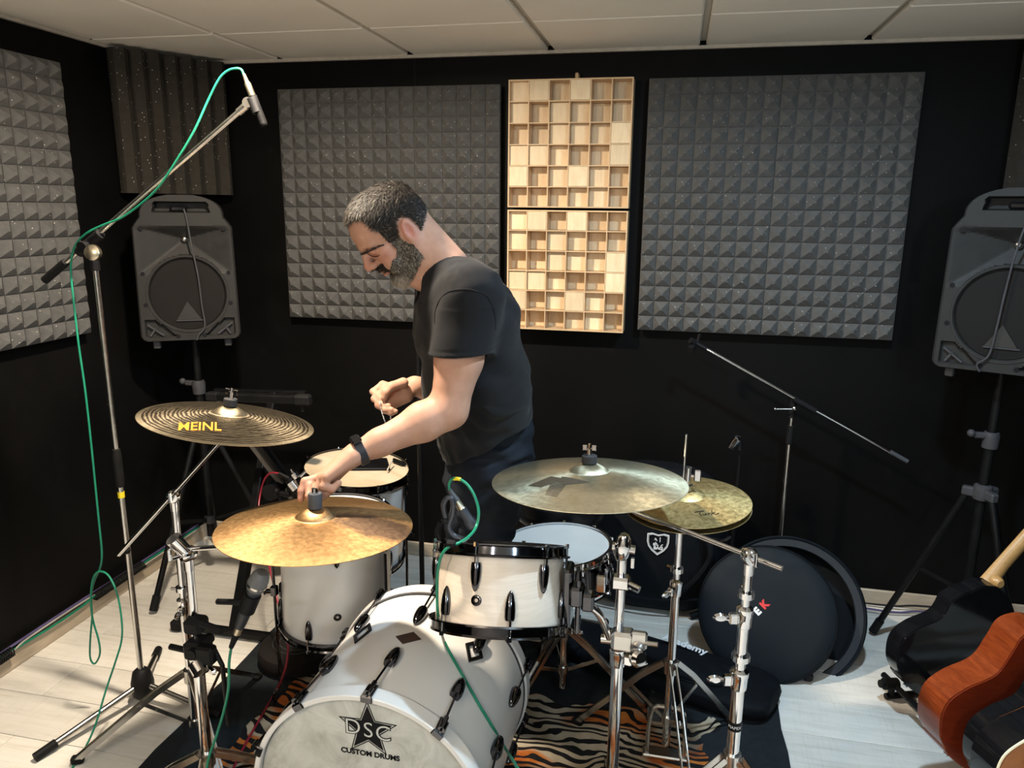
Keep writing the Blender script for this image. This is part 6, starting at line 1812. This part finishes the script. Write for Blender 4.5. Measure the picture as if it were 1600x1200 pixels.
for px, py in ((676, 505), (677, 488), (683, 470), (694, 457), (710, 450), (728, 449), (746, 453), (762, 463), (772, 477), (777, 495), (778, 515)):
    d_ = np.array(ray(px, py)); d_ /= np.linalg.norm(d_)
    q = Vs - np.array(CPOS); tt = q @ d_; pr = np.linalg.norm(q - tt[:, None] * d_, axis=1)
    c_ = np.where(pr < .006)[0]
    if len(c_): sm.append(Vector(Vs[c_[np.argmin(tt[c_])]]))
MB().tube(spline(sm, 6), .0016, 6).build('sleeve_seam', shirt_mat, man)
# --- jeans
fj = Field((-.86, 1.92, .07), (-.34, 2.50, 1.09), .006)
fj.cone(pel + A3((0, 0, .09)), pel - A3((0, 0, .06)), .134, .140, .04, (PL_, .74))
for h_, k_, a_ in ((hip_l, kne_l, ank_l), (hip_r, kne_r, ank_r)):
    fj.cone(h_, k_, .098, .070, .03); fj.cone(k_, a_, .070, .058, .03)
X_, Y_, Z_ = (fj.lo[k] + fj.h * np.arange(fj.n[k]) for k in range(3))
X_, Y_, Z_ = X_[:, None, None].astype(np.float32), Y_[None, :, None].astype(np.float32), Z_[None, None, :].astype(np.float32)
fj.a += fold(.004, 75, (.35, .2, .9), .2)(X_, Y_, Z_) + fold(.0025, 130, (-.4, .3, .85), 1.1)(X_, Y_, Z_)
fj.a = np.maximum(fj.a, Z_ - 1.065); fj.a = np.maximum(fj.a, .082 - Z_)
Vj, Fj = fj.mesh()
jeans_mat = NT('dark_denim')
_n = jeans_mat.noise(9, 5, .6); _w = jeans_mat.noise(700, 2)
jeans_mat.set(Base_Color=jeans_mat.ramp(_n, [(.3, (.007, .009, .014)), (.75, (.017, .022, .031))]), Roughness=.85, Specular_IOR_Level=.15)
jeans_mat.bump(_w, .4, .001); jeans_mat = jeans_mat.m
np_mesh('jeans', Vj, Fj, jeans_mat, man)
for a_ in (ank_l, ank_r):
    f2 = Field(a_ - A3((.27, .14, .12)), a_ + A3((.16, .14, .07)), .006)
    f2.cone(a_ - A3((-.03, 0, .05)), a_ + A3((-.06, -.005, -.05)), .040, .042, .03); f2.cone(a_ + A3((-.06, -.005, -.05)), a_ + A3((-.18, -.01, -.058)), .042, .032, .03)
    f2.cone(a_, a_ - A3((0, 0, .05)), .045, .045, .03)
    zz = (f2.lo[2] + f2.h * np.arange(f2.n[2]))[None, None, :]
    f2.a = np.maximum(f2.a, .002 - zz).astype(np.float32)
    v2, q2 = f2.mesh(); np_mesh('shoe', v2, q2, black_rubber, man)
# --- watch on the left wrist
u = Vector(wri_l - elb_l).normalized(); wc = Vector(wri_l) - u * .012
hx, hy_, _ = frame(u, (0, 0, 1))
w = MB()
rr = .0315
ring = [wc + (hx * math.cos(a) * .95 + hy_ * math.sin(a)) * rr for a in (2 * PI * k / 36 for k in range(36))]
n0 = len(w.v)
vs = []; fs = []
for k in range(36):
    a = 2 * PI * k / 36; rd = hx * math.cos(a) * .95 + hy_ * math.sin(a)
    for dr, du in ((0, -.0105), (.003, -.010), (.003, .010), (0, .0105)): vs.append(wc + rd * (rr + dr) + u * du)
for k in range(36):
    j = (k + 1) % 36
    for i in range(4): fs.append((k * 4 + i, k * 4 + (i + 1) % 4, j * 4 + (i + 1) % 4, j * 4 + i))
w.add(vs, fs)
wt = w.build('watch_band', simple('watch_rubber', (.012, .015, .022), .5), man)
upv = (Vector((-.15, -.25, 1)) - u * Vector((-.15, -.25, 1)).dot(u)).normalized()
MB().box(wc + upv * (rr + .004), (.026, .040, .012), (u, u.cross(upv), upv), .005).build('watch_case', gloss_black, wt)
# --- necklace
nk = []
for k in range(40):
    a = 2 * PI * k / 40
    base = nkb + A3((.012, 0, -.012)) + (PF * math.cos(a) * .074 + PL_ * math.sin(a) * .073) + A3((0, 0, .012 - .055 * max(0, math.cos(a))))
    nk.append(Vector(base))
MB().tube(nk, .0016, 6, closed=True).build('necklace', simple('pale_cord', (.55, .45, .35), .5), man)
# --- chain of beads in his right hand
ch = thing('bead_chain', 'small beaded chain hanging from the right hand of the man', 'chain', at(600, 640, 2.10))
cb = MB()
pts = spline([at(593, 622, 2.112), at(594, 632, 2.104), at(597, 645, 2.102), at(601, 657, 2.102), at(605, 668, 2.104), at(609, 670, 2.106), at(611, 660, 2.106), at(610, 648, 2.106), at(609, 641, 2.106)], 9)
acc = 0
for a, b in zip(pts, pts[1:]):
    acc += (b - a).length
    if acc > .0052: cb.ball(b, .0027, 8); acc = 0
cb.build('beads', simple('silver_beads', (.62, .62, .66), .2, .9), ch)
